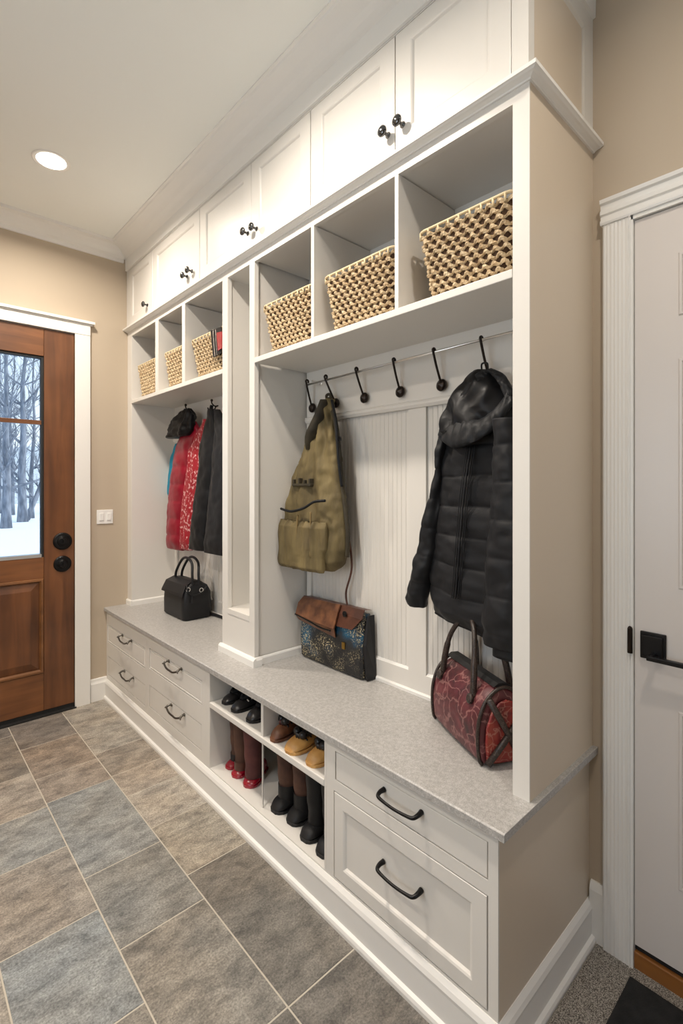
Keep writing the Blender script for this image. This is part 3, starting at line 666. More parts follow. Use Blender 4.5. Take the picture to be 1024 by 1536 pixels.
left_bay = locker_bay('open locker on the left with the red and black coats, under three cubbies', 2.026, 3.162, [(2.412, 2.447), (2.752, 2.794)],
    (XT, XW, 3.162, YF - .001, ZC, ZR), (XT + .02, XW, 2.016, 2.026, ZC, ZR), [(2.06, 2.58), (2.64, 3.12)], 3.162)
MB().prism([(XT, ZC), (XT - .01, ZC), (XT - .01, ZC + .026), (XT - .006, ZC + .032), (XT, ZC + .033)], 3.162 - .01, YF - .001, 'Y').build('skirting', trimp, left_bay)
MB().prism([(3.162, ZC), (3.152, ZC), (3.152, ZC + .026), (3.156, ZC + .032), (3.162, ZC + .033)], XT, XT + .03, 'X').build('skirting', trimp, left_bay)
# ledge moulding between lockers and upper cabinets
lg = [(XT - p, ZR + z) for p, z in ((0, 0), (.005, 0), (.007, .003), (.016, .006), (.022, .0065), (.026, .009), (.030, .010), (.030, .0195), (.026, .022), (0, .023))]
struct(mitre('trim_5', [(XT - x, z) for x, z in lg], (XT, YE), XW), 'trim_5', trimp)
ZU = ZR + .023
# upper cabinets
def knob(parent, y, z):
    MB().lathe([(.0095, 0), (.0095, .002), (.006, .005), (.0045, .012), (.006, .018), (.014, .022), (.0165, .026), (.0155, .031), (.009, .035), (.001, .0362)], (1.12, y, z), (-1, 0, 0), 22).build('knob', pewter_d, parent, smooth=True)
pewter_d = mat('dark_chrome', (.13, .13, .13, 1), .16, metal=1)
def upper(label, ya, yb, doors, end=False):
    t = thing('wall_cabinet', label, 'cabinet', (1.3, (ya + yb) / 2, ZU))
    hs = [(a - .002, b_ + .002, ZU + .012, 2.667) for a, b_, _ in doors]
    q = MB(); faceframe(q, 1.121, 1.14, ya, yb, ZU, ZH - .002, hs)
    q.box(1.14, XW, ya, ya + .016, ZU, ZH - .002).box(1.14, XW, yb - .016, yb, ZU, ZH - .002).box(1.142, XW, ya + .016, yb - .016, ZU, ZU + .012).box(1.45, XW, ya + .016, yb - .016, ZU + .012, ZH - .002)
    q.build('carcass', paint, t)
    for a, b_, ks in doors:
        dd = shaker('door', 1.120, a, b_, ZU + .014, 2.665, .058, t, rec=.007, slope=.009, rail=.045)
        for ky, kz in ks: knob(dd, ky, kz)
    if end:
        e = MB(); y = ya
        e.box(1.121, 1.150, y - .008, y, ZU, ZH - .002).box(1.45, XW, y - .008, y, ZU, ZH - .002).box(1.15, 1.45, y - .008, y, 2.62, ZH - .002)
        e.prism([(y, 2.62), (y - .008, 2.62), (y, 2.612)], 1.15, 1.45, 'X')
        e.build('end_frame', paint, t); MB().box(1.151, 1.449, y - .0015, y - .0002, ZU, 2.619).build('end_panel', beige, t)['label'] = 'white recessed panel with warm bounce in its colour'
    return t
upper('upper wall cabinet at the near end with two large doors and knobs', YE + .008, 1.3815, [(.607, .9785, [(.950, 2.382)]), (.9815, 1.380, [(1.008, 2.381)])], end=True)
upper('upper wall cabinet in the middle of the row with two doors', 1.382, 2.2375, [(1.3835, 1.7735, [(1.733, 2.373)]), (1.7765, 2.2345, [(1.800, 2.379)])])
upper('upper wall cabinet in the far corner above the left locker', 2.238, YF - .001, [(2.2405, 2.815, [(2.318, 2.384), (2.372, 2.374)]), (2.818, 3.195, [(2.890, 2.368)])])

# ------------------------------------------------------------------ coat rail and hooks (right locker)
RX = 1.352
rl = thing('coat_rail', 'slim steel rail across the right locker above the beadboard', 'rail', (RX, 1.15, 1.77))
MB().tube([(RX, .606, 1.770), (1.352, 1.7006, 1.7551)], .0042, 10).build('bar', steel, rl, smooth=True)
for y in (.66, 1.66): MB().tube([(RX, y, 1.770), (XP - .010, y, 1.764)], .004, 8).lathe([(.011, 0), (.011, .003), (.006, .005)], (XP - .010, y, 1.764), (-1, 0, 0), 14).build('bracket', steel, rl)
HK = [((1.352, 1.6912, 1.7566), (1.392, 1.7033, 1.66)), ((1.352, 1.5662, 1.752), (1.392, 1.548, 1.662)), ((1.352, 1.3825, 1.7498), (1.392, 1.378, 1.6626)), ((1.352, 1.1888, 1.7472), (1.392, 1.1915, 1.6607)), ((1.352, 1.0107, 1.7451), (1.392, 1.0071, 1.658)), ((1.352, 0.8309, 1.7421), (1.392, 0.8271, 1.6566))]
hlab = ['black ball hook at the left end of the steel rail', 'black ball hook right beside the top of the olive backpack', 'empty black ball hook right of the olive backpack, third on the rail', 'empty black ball hook in the middle of the rail', 'empty black ball hook just left of the black hooded coat', 'black ball hook holding the black hooded coat']
for (a, b_), lb in zip(HK, hlab):
    h = thing('coat_hook', lb, 'hook', a, group='black hooks on the steel rail')
    ax, ay, az = a; az = lerp(1.7705, 1.7705, 0)
    q = MB(); q.tube(smooth_path([(ax + .006, ay, az - .006), (ax + .006, ay, az + .003), (ax, ay, az + .007), (ax - .007, ay - .001, az + .002), (ax - .006, ay - .002, az - .008), (lerp(ax, b_[0], .5) - .006, lerp(ay, b_[1], .5), lerp(az, b_[2], .5)), (b_[0] - .004, b_[1], b_[2] + .006)], 6), .0042, 8)
    q.build('arm', bronze, h, smooth=True)
    MB().lathe([(.001, -.001), (.010, 0), (.018, .003), (.0215, .009), (.0205, .015), (.015, .020), (.008, .022), (.005, .026), (.001, .027)], (b_[0] + .010, b_[1], b_[2]), (-1, .15, .1), 22).build('ball', bronze, h, smooth=True)
# two wall hooks in the left locker
for (u, lb) in (((1.37, 2.9232, 1.8175), 'dark wall hook holding the red coat under the left shelf'), ((1.37, 2.5879, 1.8044), 'dark wall hook holding the black coats under the left shelf')):
    h = thing('coat_hook', lb, 'hook', u, group='dark hooks in the left locker'); x, y, z = u
    MB().tube(smooth_path([(XP - .010, y - .01, z - .03), (x + .015, y - .01, z - .035), (x - .002, y - .006, z - .02), (x, y, z - .004)], 6), .004, 8).tube(smooth_path([(x + .02, y - .01, z - .038), (x - .005, y - .02, z - .075), (x - .03, y - .025, z - .07), (x - .035, y - .02, z - .05)], 6), .004, 8).build('arm', bronze, h, smooth=True)
    MB().lathe([(.001, -.008), (.006, -.006), (.008, 0), (.006, .006), (.001, .008)], (x, y, z - .002), (0, 0, 1), 14).build('ball', bronze, h, smooth=True)

# ------------------------------------------------------------------ woven baskets
def rrect(w, d, r, n=10):
    pts = []
    for cx_, cy_, a0 in ((w / 2 - r, d / 2 - r, 0), (-w / 2 + r, d / 2 - r, 90), (-w / 2 + r, -d / 2 + r, 180), (w / 2 - r, -d / 2 + r, 270)):
        for k in range(n + 1):
            a = R(a0 + 90 * k / n); pts.append((cx_ + r * math.cos(a), cy_ + r * math.sin(a)))
    return pts
def resample(pts, n):
    P = [Vector((p[0], p[1])) for p in pts]; P.append(P[0]); L = [0]
    for i in range(len(P) - 1): L.append(L[-1] + (P[i + 1] - P[i]).length)
    out = []; j = 0
    for k in range(n):
        s_ = L[-1] * k / n
        while L[j + 1] < s_: j += 1
        t = (s_ - L[j]) / max(1e-9, L[j + 1] - L[j]); out.append(P[j].lerp(P[j + 1], t))
    return out, L[-1]
def make_basket(label, x, yc, w_top, w_bot, H_, d_top=.235, d_bot=.20, seed=0, rows=11, group='seagrass baskets in the cubbies'):
    # x = front of basket at top; local coords: X depth, Y width
    t = thing('woven_basket', label, 'basket', (x + d_top / 2, yc, STp), group=group)
    rnd = random.Random(seed); body = MB(); dark = MB()
    S = 1.0
    def outline(h, inset=0):
        k = h / H_; return rrect(lerp(d_bot, d_top, k) - 2 * inset, lerp(w_bot, w_top, k) - 2 * inset, .028)
    rs = []
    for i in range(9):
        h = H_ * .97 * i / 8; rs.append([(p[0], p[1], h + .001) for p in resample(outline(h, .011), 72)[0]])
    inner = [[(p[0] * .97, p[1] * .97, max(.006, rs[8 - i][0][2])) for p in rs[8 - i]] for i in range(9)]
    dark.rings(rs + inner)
    dark.build('gap_shade_shell', seadark, t, world=False)  # dark inner shell: shade between the ropes put into its colour
    rh = H_ / rows
    for r_ in range(rows):
        h = rh * (r_ + .5) * .985 + .002; _, per = resample(outline(h), 8)
        nb = int(round(resample(outline(H_), 8)[1] / .034)); n = nb * 6
        pts, _ = resample(outline(h, .007), n); vs_ = []
        ph0 = PI * (r_ % 2) + rnd.uniform(-.25, .25)
        path = []; rad = []
        for k, p in enumerate(pts):
            q = pts[(k + 1) % n] - pts[k - 1]; nr = Vector((q.y, -q.x)).normalized(); ph = 2 * PI * nb * k / n + ph0
            o_ = .0042 * math.sin(ph) + rnd.uniform(-.0008, .0008)
            path.append((p.x + nr.x * o_, p.y + nr.y * o_, h + .0036 * math.sin(ph + 1.2) + rnd.uniform(-.0008, .0008))); rad.append(rh * (.355 + .07 * math.sin(ph)) + rnd.uniform(-.0006, .0006))
        N = len(path); n_ = 6; rings_ = []
        for k in range(N):
            q = Vector(path[(k + 1) % N]) - Vector(path[k - 1]); q.normalize(); a = q.cross(Vector((0, 0, 1))).normalized(); b_ = Vector((0, 0, 1))
            tw = k * .5
            rings_.append([Vector(path[k]) + (a * math.cos(tw + 2 * PI * j / n_) * .9 + b_ * math.sin(tw + 2 * PI * j / n_)) * rad[k] * (1 if j % 2 else .84) for j in range(n_)])
        rings_.append(rings_[0]); 
        body.rings(rings_, cap=False)
    body.build('weave', seagrass, t, world=False, smooth=False)
    rim = MB(); pts, per = resample(outline(H_ + .004, .004), 80)
    rim.tube([(p.x, p.y, H_ + .004) for p in pts], .0042, 8, loop=True)
    ns = int(per / .034); pt2, _ = resample(outline(H_, .003), ns)
    for p in pt2: rim.tube([(p.x, p.y, H_ - rh * .9), (p.x * 1.003, p.y * 1.003, H_ + .004)], .0034, 6)
    rim.build('rim', wire, t, world=False, smooth=True)
    return t
bz = .205
make_basket('large seagrass basket in the rightmost cubby', 1.150, .768, .318, .250, .208, seed=1)
make_basket('seagrass basket in the middle cubby of the right locker', 1.150, 1.181, .350, .270, .208, seed=2)
make_basket('seagrass basket in the left cubby of the right locker', 1.150, 1.574, .348, .260, .208, seed=3)
make_basket('seagrass basket with a dark folder tucked over its rim', 1.150, 2.232, .350, .26, .205, seed=4)
make_basket('small seagrass basket in the middle cubby of the left locker', 1.150, 2.600, .288, .235, .205, seed=5)
make_basket('seagrass basket in the cubby beside the far corner', 1.150, 2.985, .335, .27, .205, seed=6)
fo = thing('folder', 'dark glossy folder with a red sheet tucked over the basket rim', 'folder', (1.14, 2.1, 1.95))
q = MB(); xx = 1.140
A_ = [(1.14, 2.1666, 2.0572), (1.14, 2.1403, 1.9244), (1.14, 2.0638, 1.9315), (1.14, 2.0638, 2.0522)]
q.rings([[Vector(p) for p in A_], [Vector(p) + Vector((.005, 0, 0)) for p in A_]]); q.build('cover', leather_b, fo)
A2 = [(1.134, 2.0969, 2.0306), (1.134, 2.0842, 1.9438), (1.134, 2.0468, 1.9486), (1.134, 2.0468, 2.0254)]
MB().rings([[Vector(p) for p in A2], [Vector(p) + Vector((.004, 0, 0)) for p in A2]]).build('sheet', red_p, fo)
for u in (0.25, .5): 
    a_ = Vector(A_[0]).lerp(Vector(A_[3]), u); b2 = Vector(A_[1]).lerp(Vector(A_[2]), u)
    MB().tube([a_ + Vector((-.001, 0, 0)), b2 + Vector((-.001, 0, 0))], .0016, 6).build('edge_strip', pewter, fo)

# ------------------------------------------------------------------ black hooded puffer coat
JX = 1.325
def quilt(period, z0, amp=.008, seed=0, fa=.005):
    def f(y, z, t, ph):
        k = abs(math.sin(PI * (z - z0 + .012 * noise.noise(Vector((y * 6, z * 2, seed)))) / period)) ** .28
        return amp * (k - .75) + fold(y, z, t, ph, fa, 17, 12, seed)
    return f
cj = thing('puffer_coat', 'black hooded quilted puffer coat on the last hook of the right locker', 'coat', (JX, .85, .9))
Lb = [(1.325, 0.9534, 1.4379), (1.325, 0.9771, 1.2471), (1.325, 0.9905, 1.0928), (1.325, 0.9986, 0.9663), (1.325, 0.9851, 0.9356)]; Rb = [(1.325, 0.7083, 1.5626), (1.325, 0.6981, 1.3707), (1.325, 0.6981, 1.1801), (1.325, 0.6981, 0.9894), (1.325, 0.6981, 0.9227)]
Lb = [(p[0], p[1], p[2]) for p in Lb]; Rb = [(p[0], max(p[1], .640), p[2]) for p in Rb]
shl = (1.325, 0.8635, 1.4993)
Lb2 = sorted(Lb, key=lambda p: p[2]); Lb2.append(shl)
Rb2 = [(JX, .640, .84), (JX, .640, 1.40), (JX, .72, 1.53)]
def hem_slope(y, z): return 0
m_ = shell(Lb2, Rb2, JX, lambda t: .050 * (1 - .35 * t) * min(1, .55 + 8 * t), quilt(.088, .91, .010, 3, .010), nr=170, na=72, e=.75, z0=.905, z1=1.50)
# hem drops towards the near side
m_.v = [(x, y, z - (max(0, 1.03 - y)) * .16 * max(0, 1 - (z - .905) / .5)) for x, y, z in m_.v]
m_.build('body', nylon2, cj, smooth=True)
# left sleeve (towards the middle of the locker)
Ls = [(1.313, 0.9448, 1.4883), (1.313, 0.963, 1.3774), (1.313, 1.0004, 1.2247), (1.313, 1.042, 1.0887), (1.313, 1.091, 0.935), (1.313, 1.0851, 0.911)]; Rs = [(1.313, 0.9243, 1.5036), (1.313, 0.9345, 1.398), (1.313, 0.9448, 1.2485), (1.313, 0.9683, 1.0962), (1.313, 1.0086, 0.9532), (1.313, 1.0196, 0.9093)]
shell(Ls, Rs, JX - .012, lambda t: .042 * min(1, .6 + 5 * t) * (1 - .2 * t), quilt(.095, .9, .007, 7, .012), nr=150, na=40, e=.85).build('sleeve', nylon, cj, smooth=True)
# right sleeve, hanging in front of the body, partly behind the locker side
Ls = [(1.25, 0.7241, 1.4814), (1.25, 0.7261, 1.3883), (1.25, 0.7282, 1.295), (1.25, 0.7427, 1.1819), (1.25, 0.7533, 1.0675), (1.25, 0.7575, 0.9437)]; Rs = [(1.26, .655, 1.52), (1.26, .630, 1.30), (1.26, .628, .86)]
shell(Ls, Rs, 1.258, lambda t: .042 * min(1, .7 + 5 * t), quilt(.105, .905, .009, 11, .010), nr=150, na=48, e=.8, z0=.868, z1=1.50).build('sleeve', nylon2, cj, smooth=True)
Ls = [(1.25, 0.7344, 0.9482), (1.25, 0.7344, 0.9164)]; shell([(p[0], p[1], z) for p, z in zip(Ls, (.875, .842))], [(1.25, .640, .875), (1.25, .640, .842)], 1.262, .030, None, nr=4, na=32, z0=.842, z1=.880).build('cuff', nylon, cj, smooth=True)
# zip placket
zp = MB(); P1 = [(1.272, 0.8198, 1.436), (1.272, 0.8382, 1.2932), (1.272, 0.8545, 1.132), (1.272, 0.8688, 0.9725)]
for off, rr in ((0, .0030), (.008, .0018), (-.009, .0018), (-.015, .0015), (.014, .0014)):
    zp.tube(smooth_path([(p[0] - .002 + (0.008 if i == 0 else 0), p[1] + off, p[2]) for i, p in enumerate(P1)], 8), rr, 6)
zp.build('zip_placket', nylon, cj, smooth=True)
# hood: an open cowl: outer roll and the shaded inside
def hood():
    L = [(1.325, 0.8258, 1.671), (1.325, 0.8635, 1.6443), (1.325, 0.9025, 1.6039), (1.325, 0.9379, 1.5615), (1.325, 0.9586, 1.5248), (1.325, 0.9586, 1.4599)]; Rr = [(1.325, 0.7985, 1.6663), (1.325, 0.7545, 1.643), (1.325, 0.7165, 1.5925), (1.325, 0.7042, 1.543), (1.325, 0.7042, 1.4952), (1.325, 0.7083, 1.4476)]
    Rr = [(p[0], max(p[1], .63), p[2]) for p in Rr]
    def dsp(y, z, t, ph):
        return .006 * math.sin(z * 42 - y * 60 + 2 * noise.noise(Vector((y * 8, z * 8, 2)))) + (.5 - abs(noise.noise(Vector((y * 20 + z * 9, z * 11 - y * 5, 5))))) * .022
    shell(L, Rr, 1.325, lambda t: .066 * math.sqrt(max(.02, 1 - t ** 2.2)) * min(1, .55 + 4 * t), dsp, nr=80, na=72, e=.95).build('hood', satin, cj, smooth=True)
    # outer quilted edge that frames the opening, and the wide brim across the front
    def band(lo, up, th, name, m, sd):
        lo = smooth_path(lo, 9); up = smooth_path(up, 9); n = len(lo); rs = []
        for i in range(n):
            a = lo[i]; b_ = up[i]; mid = (a + b_) / 2; h = (b_ - a) / 2; k = i / (n - 1); e_ = .35 + .65 * math.sin(PI * min(1, max(0, k))) ** .5
            wv = Vector((-1, 0, 0)) * th * e_
            rs.append([mid + h * math.cos(2 * PI * j / 18) + wv * math.sin(2 * PI * j / 18) * (1 + .25 * math.sin(i * 1.15 + j)) + Vector((-1, 0, 0)) * .008 * noise.noise(Vector((i * .35, j * .5, sd))) for j in range(18)])
        return MB().rings(rs).build(name, m, cj, smooth=True)
    band([(1.3, 0.9535, 1.473), (1.255, 0.8859, 1.4369), (1.238, 0.8294, 1.4288), (1.235, 0.7676, 1.4461), (1.24, 0.7101, 1.4831), (1.26, 0.6735, 1.5471)],
         [(1.305, 0.9442, 1.526), (1.275, 0.8756, 1.5209), (1.262, 0.827, 1.5189), (1.258, 0.7819, 1.5082), (1.258, 0.7328, 1.5316), (1.27, 0.6948, 1.5823)], .016, 'hood_brim', nylon, 2)
    band([(1.305, 0.9493, 1.5051), (1.285, 0.9046, 1.5495), (1.278, 0.8538, 1.5957), (1.285, 0.8099, 1.6461), (1.3, 0.7878, 1.6565)],
         [(1.31, 0.9324, 1.5126), (1.29, 0.869, 1.5379), (1.28, 0.8158, 1.5828), (1.282, 0.7813, 1.6214), (1.3, 0.7703, 1.6418)], .010, 'hood_panel', nylon, 8)
    band([(1.3, 0.7834, 1.6558), (1.275, 0.7343, 1.617), (1.265, 0.7081, 1.5743), (1.268, 0.6937, 1.5431)],
         [(1.305, 0.7689, 1.6619), (1.285, 0.7152, 1.6306), (1.275, 0.6855, 1.5835), (1.275, 0.6757, 1.549)], .010, 'hood_panel', nylon, 5)
hood()
MB().tube(smooth_path([(1.34, 0.8213, 1.6685), (1.345, 0.8243, 1.6903), (1.345, 0.806, 1.689), (1.34, 0.8007, 1.665)], 5), .003, 6).build('hanging_loop', nylon, cj, smooth=True)

# ------------------------------------------------------------------ olive backpack
BX = 1.335
bp = thing('backpack', 'worn olive canvas backpack hanging from the rail beside the locker side', 'backpack', (BX, 1.62, .95))
L = [(1.335, 1.5423, 1.6743), (1.335, 1.5764, 1.6117), (1.335, 1.6426, 1.5244), (1.335, 1.7215, 1.398), (1.335, 1.7898, 1.2648), (1.335, 1.8354, 1.1421), (1.335, 1.8613, 1.0177), (1.335, 1.8252, 0.9605), (1.335, 1.7359, 0.9445)]; Rr = [(1.335, 1.5091, 1.67), (1.335, 1.4887, 1.5945), (1.335, 1.4726, 1.4989), (1.335, 1.4527, 1.3776), (1.335, 1.4332, 1.2581), (1.335, 1.4178, 1.1532), (1.335, 1.4139, 1.0615), (1.335, 1.4293, 1.0124), (1.335, 1.4968, 0.9667)]
L = [p for p in L]; 
shell(L, Rr, BX, lambda t: max(.012, .076 * (1 - t ** 1.6 * .82)) * min(1, .55 + 9 * t), lambda y, z, t, ph: .010 * (1 - .4 * t) * math.sin((y - 1.585) / (1.80 - z) * 34 + 3 * noise.noise(Vector((y * 5, z * 5, 1)))) + fold(y, z, t, ph, .014, 24, 9, 2) + .004 * noise.noise(Vector((y * 40, z * 30, 3))), nr=120, na=90, e=.85, back=.6).build('body', olive, bp, smooth=True)
# front pocket
L = [(1.272, 1.7586, 1.1994), (1.272, 1.7735, 1.1052), (1.272, 1.7735, 0.9998), (1.272, 1.7586, 0.9665)]; Rr = [(1.272, 1.4816, 1.253), (1.272, 1.4655, 1.1538), (1.272, 1.4695, 1.0617), (1.272, 1.4857, 1.0258)]
shell(L, Rr, 1.268, lambda t: .030 * min(1, .5 + 8 * t) * min(1, .4 + 5 * (1 - t)), lambda y, z, t, ph: fold(y, z, t, ph, .016, 44, 4, 12) + .004 * abs(math.sin(y * 110)) , nr=70, na=90, e=.75, z0=.968, z1=1.170).build('front_pocket', olive, bp, smooth=True)
MB().tube(smooth_path([(1.245, 1.7359, 1.2157), (1.236, 1.6525, 1.2079), (1.236, 1.5676, 1.2248), (1.24, 1.509, 1.2504), (1.25, 1.452, 1.2569)], 8), .0055, 8).build('zipper', nylon, bp, smooth=True)
shell([(1.33, 1.5407, 1.668), (1.33, 1.5748, 1.6083), (1.33, 1.6364, 1.5208), (1.33, 1.6545, 1.4534)], [(1.33, 1.5157, 1.6648), (1.33, 1.5324, 1.5984), (1.33, 1.5662, 1.5325), (1.33, 1.6185, 1.463)], 1.320, lambda t: .056 * min(1, (t * 2.5) ** .5) * (1 - .5 * t), None, nr=40, na=48, e=.9).build('yoke', olived, bp, smooth=True)
tr_ = MB().tube(smooth_path([(1.243, 1.6162, 1.1954), (1.238, 1.6187, 1.1187), (1.24, 1.6258, 1.0136)], 8), .0035, 8); tr_.build('pocket_piping', olivel, bp, smooth=True)
tr_ = MB().tube(smooth_path([(1.243, 1.5336, 1.2098), (1.238, 1.5274, 1.1254), (1.24, 1.5299, 1.0295)], 8), .0035, 8); tr_.build('pocket_piping', olivel, bp, smooth=True)
st = MB()
st.tube(smooth_path([(1.35, 1.5469, 1.6766), (1.335, 1.4968, 1.6034), (1.325, 1.4655, 1.5245), (1.325, 1.4536, 1.4438), (1.325, 1.438, 1.3374), (1.33, 1.424, 1.2321), (1.33, 1.4086, 1.1279), (1.335, 1.4178, 1.0348)], 8), .010, 8)
st.build('shoulder_strap', olived, bp, smooth=True)
st = MB(); st.tube(smooth_path([(1.312, 1.4831, 1.6586), (1.3, 1.4496, 1.5873), (1.298, 1.4357, 1.5072), (1.3, 1.4301, 1.4156), (1.31, 1.4217, 1.3111)], 8), .006, 8); st.build('shoulder_strap', nylon, bp, smooth=True)
MB().lathe([(.001, -.012), (.010, -.008), (.012, 0), (.010, .008), (.001, .012)], (1.308, 1.4389, 1.5002), (-1, 0, 0), 12).build('strap_buckle', black, bp)
MB().tube(smooth_path([(1.345, 1.5454, 1.6592), (1.352, 1.562, 1.6899), (1.36, 1.5499, 1.6949), (1.352, 1.5241, 1.6547)], 6), .006, 8).build('hanging_loop', olived, bp, smooth=True)
MB().box(1.325, 1.333, 1.468, 1.478, 1.195, 1.215).build('strap_slider', steel, bp, bevel=.001)
cr_ = MB(); P = [(1.268, 1.6811, 1.3274), (1.268, 1.6442, 1.3245), (1.268, 1.6082, 1.3244), (1.268, 1.5731, 1.3216)]
cr_.box(P[0][0] - .001, P[0][0] + .02, P[3][1] - .008, P[0][1] + .008, P[0][2] - .014, P[0][2] - .004)
for k, p in enumerate(P): cr_.box(p[0] - .0015, p[0] + .02, p[1] - .006, p[1] + .004, p[2] - .010, p[2] + .014 + .008 * (k % 2))
cr_.build('embroidered_patch', olived, bp, bevel=.002)

# ------------------------------------------------------------------ satchel with painted front, strap up to the rail
sg = thing('satchel', 'brown flap satchel with dark speckled front standing below the backpack', 'bag', (1.37, 1.53, ZC))
y0, y1 = 1.345, 1.725
def sat_ring(z, xf, xb, a, b_): return [(xf, b_ - .01, z), (xf - .002, (a + b_) / 2, z), (xf, a + .012, z), (xf + .010, a, z), (xb, a + .004, z), (xb, b_, z), (xf + .008, b_, z)]
rs = [sat_ring(ZC + .001, 1.352, 1.396, y0 + .004, y1 - .006), sat_ring(ZC + .012, 1.342, 1.402, y0 - .002, y1), sat_ring(.65, 1.336, 1.402, y0 - .004, y1 + .002), sat_ring(.76, 1.344, 1.402, y0, y1), sat_ring(.812, 1.362, 1.402, y0 + .004, y1 - .004)]
b = MB(); b.rings(rs); b.build('body', sequin, sg, bevel=.004)
MB().rings([[(1.358, y0 - .003, ZC + .004), (1.402, y0 - .003, ZC + .004), (1.402, y0 - .003, .806), (1.366, y0 - .003, .806), (1.344, y0 - .003, .70)], [(1.354, y0 - .020, ZC + .002), (1.402, y0 - .024, ZC + .002), (1.402, y0 - .014, .812), (1.370, y0 - .012, .812), (1.348, y0 - .022, .70)]]).build('gusset', leather_b, sg, bevel=.003)
fl = MB()   # main flap, upper layer
def strip(q, pts_l, pts_r, th=.004):
    n = len(pts_l); A1 = [Vector(p) for p in pts_l]; B1 = [Vector(p) for p in pts_r]
    for i in range(n - 1):
        q.rings([[A1[i], B1[i], B1[i + 1], A1[i + 1]], [v + Vector((-th, 0, 0)) for v in (A1[i], B1[i], B1[i + 1], A1[i + 1])]])
strip(fl, [(1.402, y1, .820), (1.366, y1 + .002, .826), (1.345, y1 + .004, .80), (1.334, y1 + .006, .742)], [(1.402, y0, .826), (1.364, y0 + .002, .832), (1.345, y0 - .002, .80), (1.336, y0 + .045, .752)])
fl.build('flap', brown_l, sg, rem=True)
fp = MB(); strip(fp, [(1.358, y1 - .004, .824), (1.338, y1 + .004, .80), (1.324, y1 + .008, .748)], [(1.356, 1.475, .832), (1.338, 1.470, .808), (1.322, 1.478, .740)], .006)
strip(fp, [(1.324, y1 + .008, .748), (1.336, y1, .726)], [(1.322, 1.478, .740), (1.336, 1.485, .700)], .004)
fp.build('front_pocket_flap', cognac, sg, rem=True)
MB().tube(smooth_path([(1.320, y1 + .010, .750), (1.314, 1.64, .742), (1.314, 1.56, .730), (1.318, 1.50, .728)], 6), .0035, 6).build('zipper', black, sg, smooth=True)
MB().box(1.333, 1.341, y0 + .086, y0 + .104, .664, .692).build('clasp', mat('brass', srgb(150, 120, 60), .3, metal=1), sg, bevel=.002)
MB().lathe([(.012, 0), (.012, .003), (.004, .006)], (1.336, 1.432, .806), (-1, 0, 0), 14).build('rivet', black, sg)
MB().tube(smooth_path([(1.385, 1.470, .825), (1.388, 1.480, .88), (1.392, 1.4506, 0.9849), (1.392, 1.4703, 1.1192), (1.385, 1.4748, 1.215), (1.375, 1.4842, 1.338), (1.368, 1.509, 1.5308), (1.36, 1.5331, 1.6539)], 10), .0042, 8).build('strap', brown_l, sg, smooth=True)

# ------------------------------------------------------------------ red duffel bag
ang = math.atan2(.89, .45) # long axis direction
A0 = Vector((1.165, .722, ZC)); d1 = Vector((.454, .891, 0)); d2 = Vector((.891, -.454, 0)); Lg, Wd, Hg = .290, .155, .212
db = thing('duffel_bag', 'marbled dark red leather holdall with snakeskin handles at the near end', 'bag', tuple(A0 + d1 * Lg / 2 + d2 * Wd / 2), math.atan2(d1.y, d1.x))
# local: x along long axis, y = -d2 direction (d2 = rotate d1 by -90deg)
def dring(x, k=1.0, kz=1.0):
    pts = []
    for (yy, zz) in ((-.5, .10), (-.53, .35), (-.50, .60), (-.38, .82), (-.18, .96), (0, 1.0), (.18, .96), (.38, .82), (.50, .60), (.53, .35), (.5, .10), (.44, .012), (.2, .0), (-.2, 0), (-.44, .012)):
        pts.append((x, yy * Wd * k, max(.002, zz * Hg * kz + (.0 if zz > .05 else .002))))
    return pts
b = MB(); xs_ = [(-.5, .80, .86), (-.485, .92, .94), (-.45, .99, .985), (-.3, 1.03, 1.0), (0, 1.05, 1.015), (.3, 1.03, 1.0), (.44, .98, .97), (.485, .9, .92), (.5, .78, .84)]
b.rings([dring(x * Lg, k, kz) for x, k, kz in xs_]); b.build('body', redleather, db, world=False, smooth=True, sub=2)
# end panel piping and crossed straps on the near end (local -x)
def arc_pipe(x, k, kz, r, nm, m):
    P = [(p[0], p[1] * 1.01, p[2]) for p in dring(x * Lg, k, kz)]; P = P[-4:-3] + P[-3:] + P[:-4]
    return MB().tube(smooth_path([Vector(p) for p in dring(x * Lg, k, kz)[:12]], 5), r, 8).build(nm, m, db, world=False, smooth=True)
arc_pipe(-.478, .96, .965, .005, 'piping', snakey); arc_pipe(.47, .95, .965, .005, 'piping', snakey)
xe = -.5 * Lg - .004
e = MB(); e.rings([[(xe, p[1] * .96, .004 + p[2] * .95) for p in dring(0, .8, .86)], [(xe - .006, p[1] * .90, .010 + p[2] * .90) for p in dring(0, .8, .86)]]); e.build('end_panel', redpatch, db, world=False, bevel=.002)
for (a, b2) in (((.055, .185), (-.045, .012)), ((.060, .012), (-.035, .12)), ((-.005, .09), (-.06, .06))):
    MB().tube([(xe - .008, a[0], a[1]), (xe - .011, (a[0] + b2[0]) / 2, (a[1] + b2[1]) / 2), (xe - .008, b2[0], b2[1])], .009, 8).build('cross_strap', snakey, db, world=False, smooth=True)
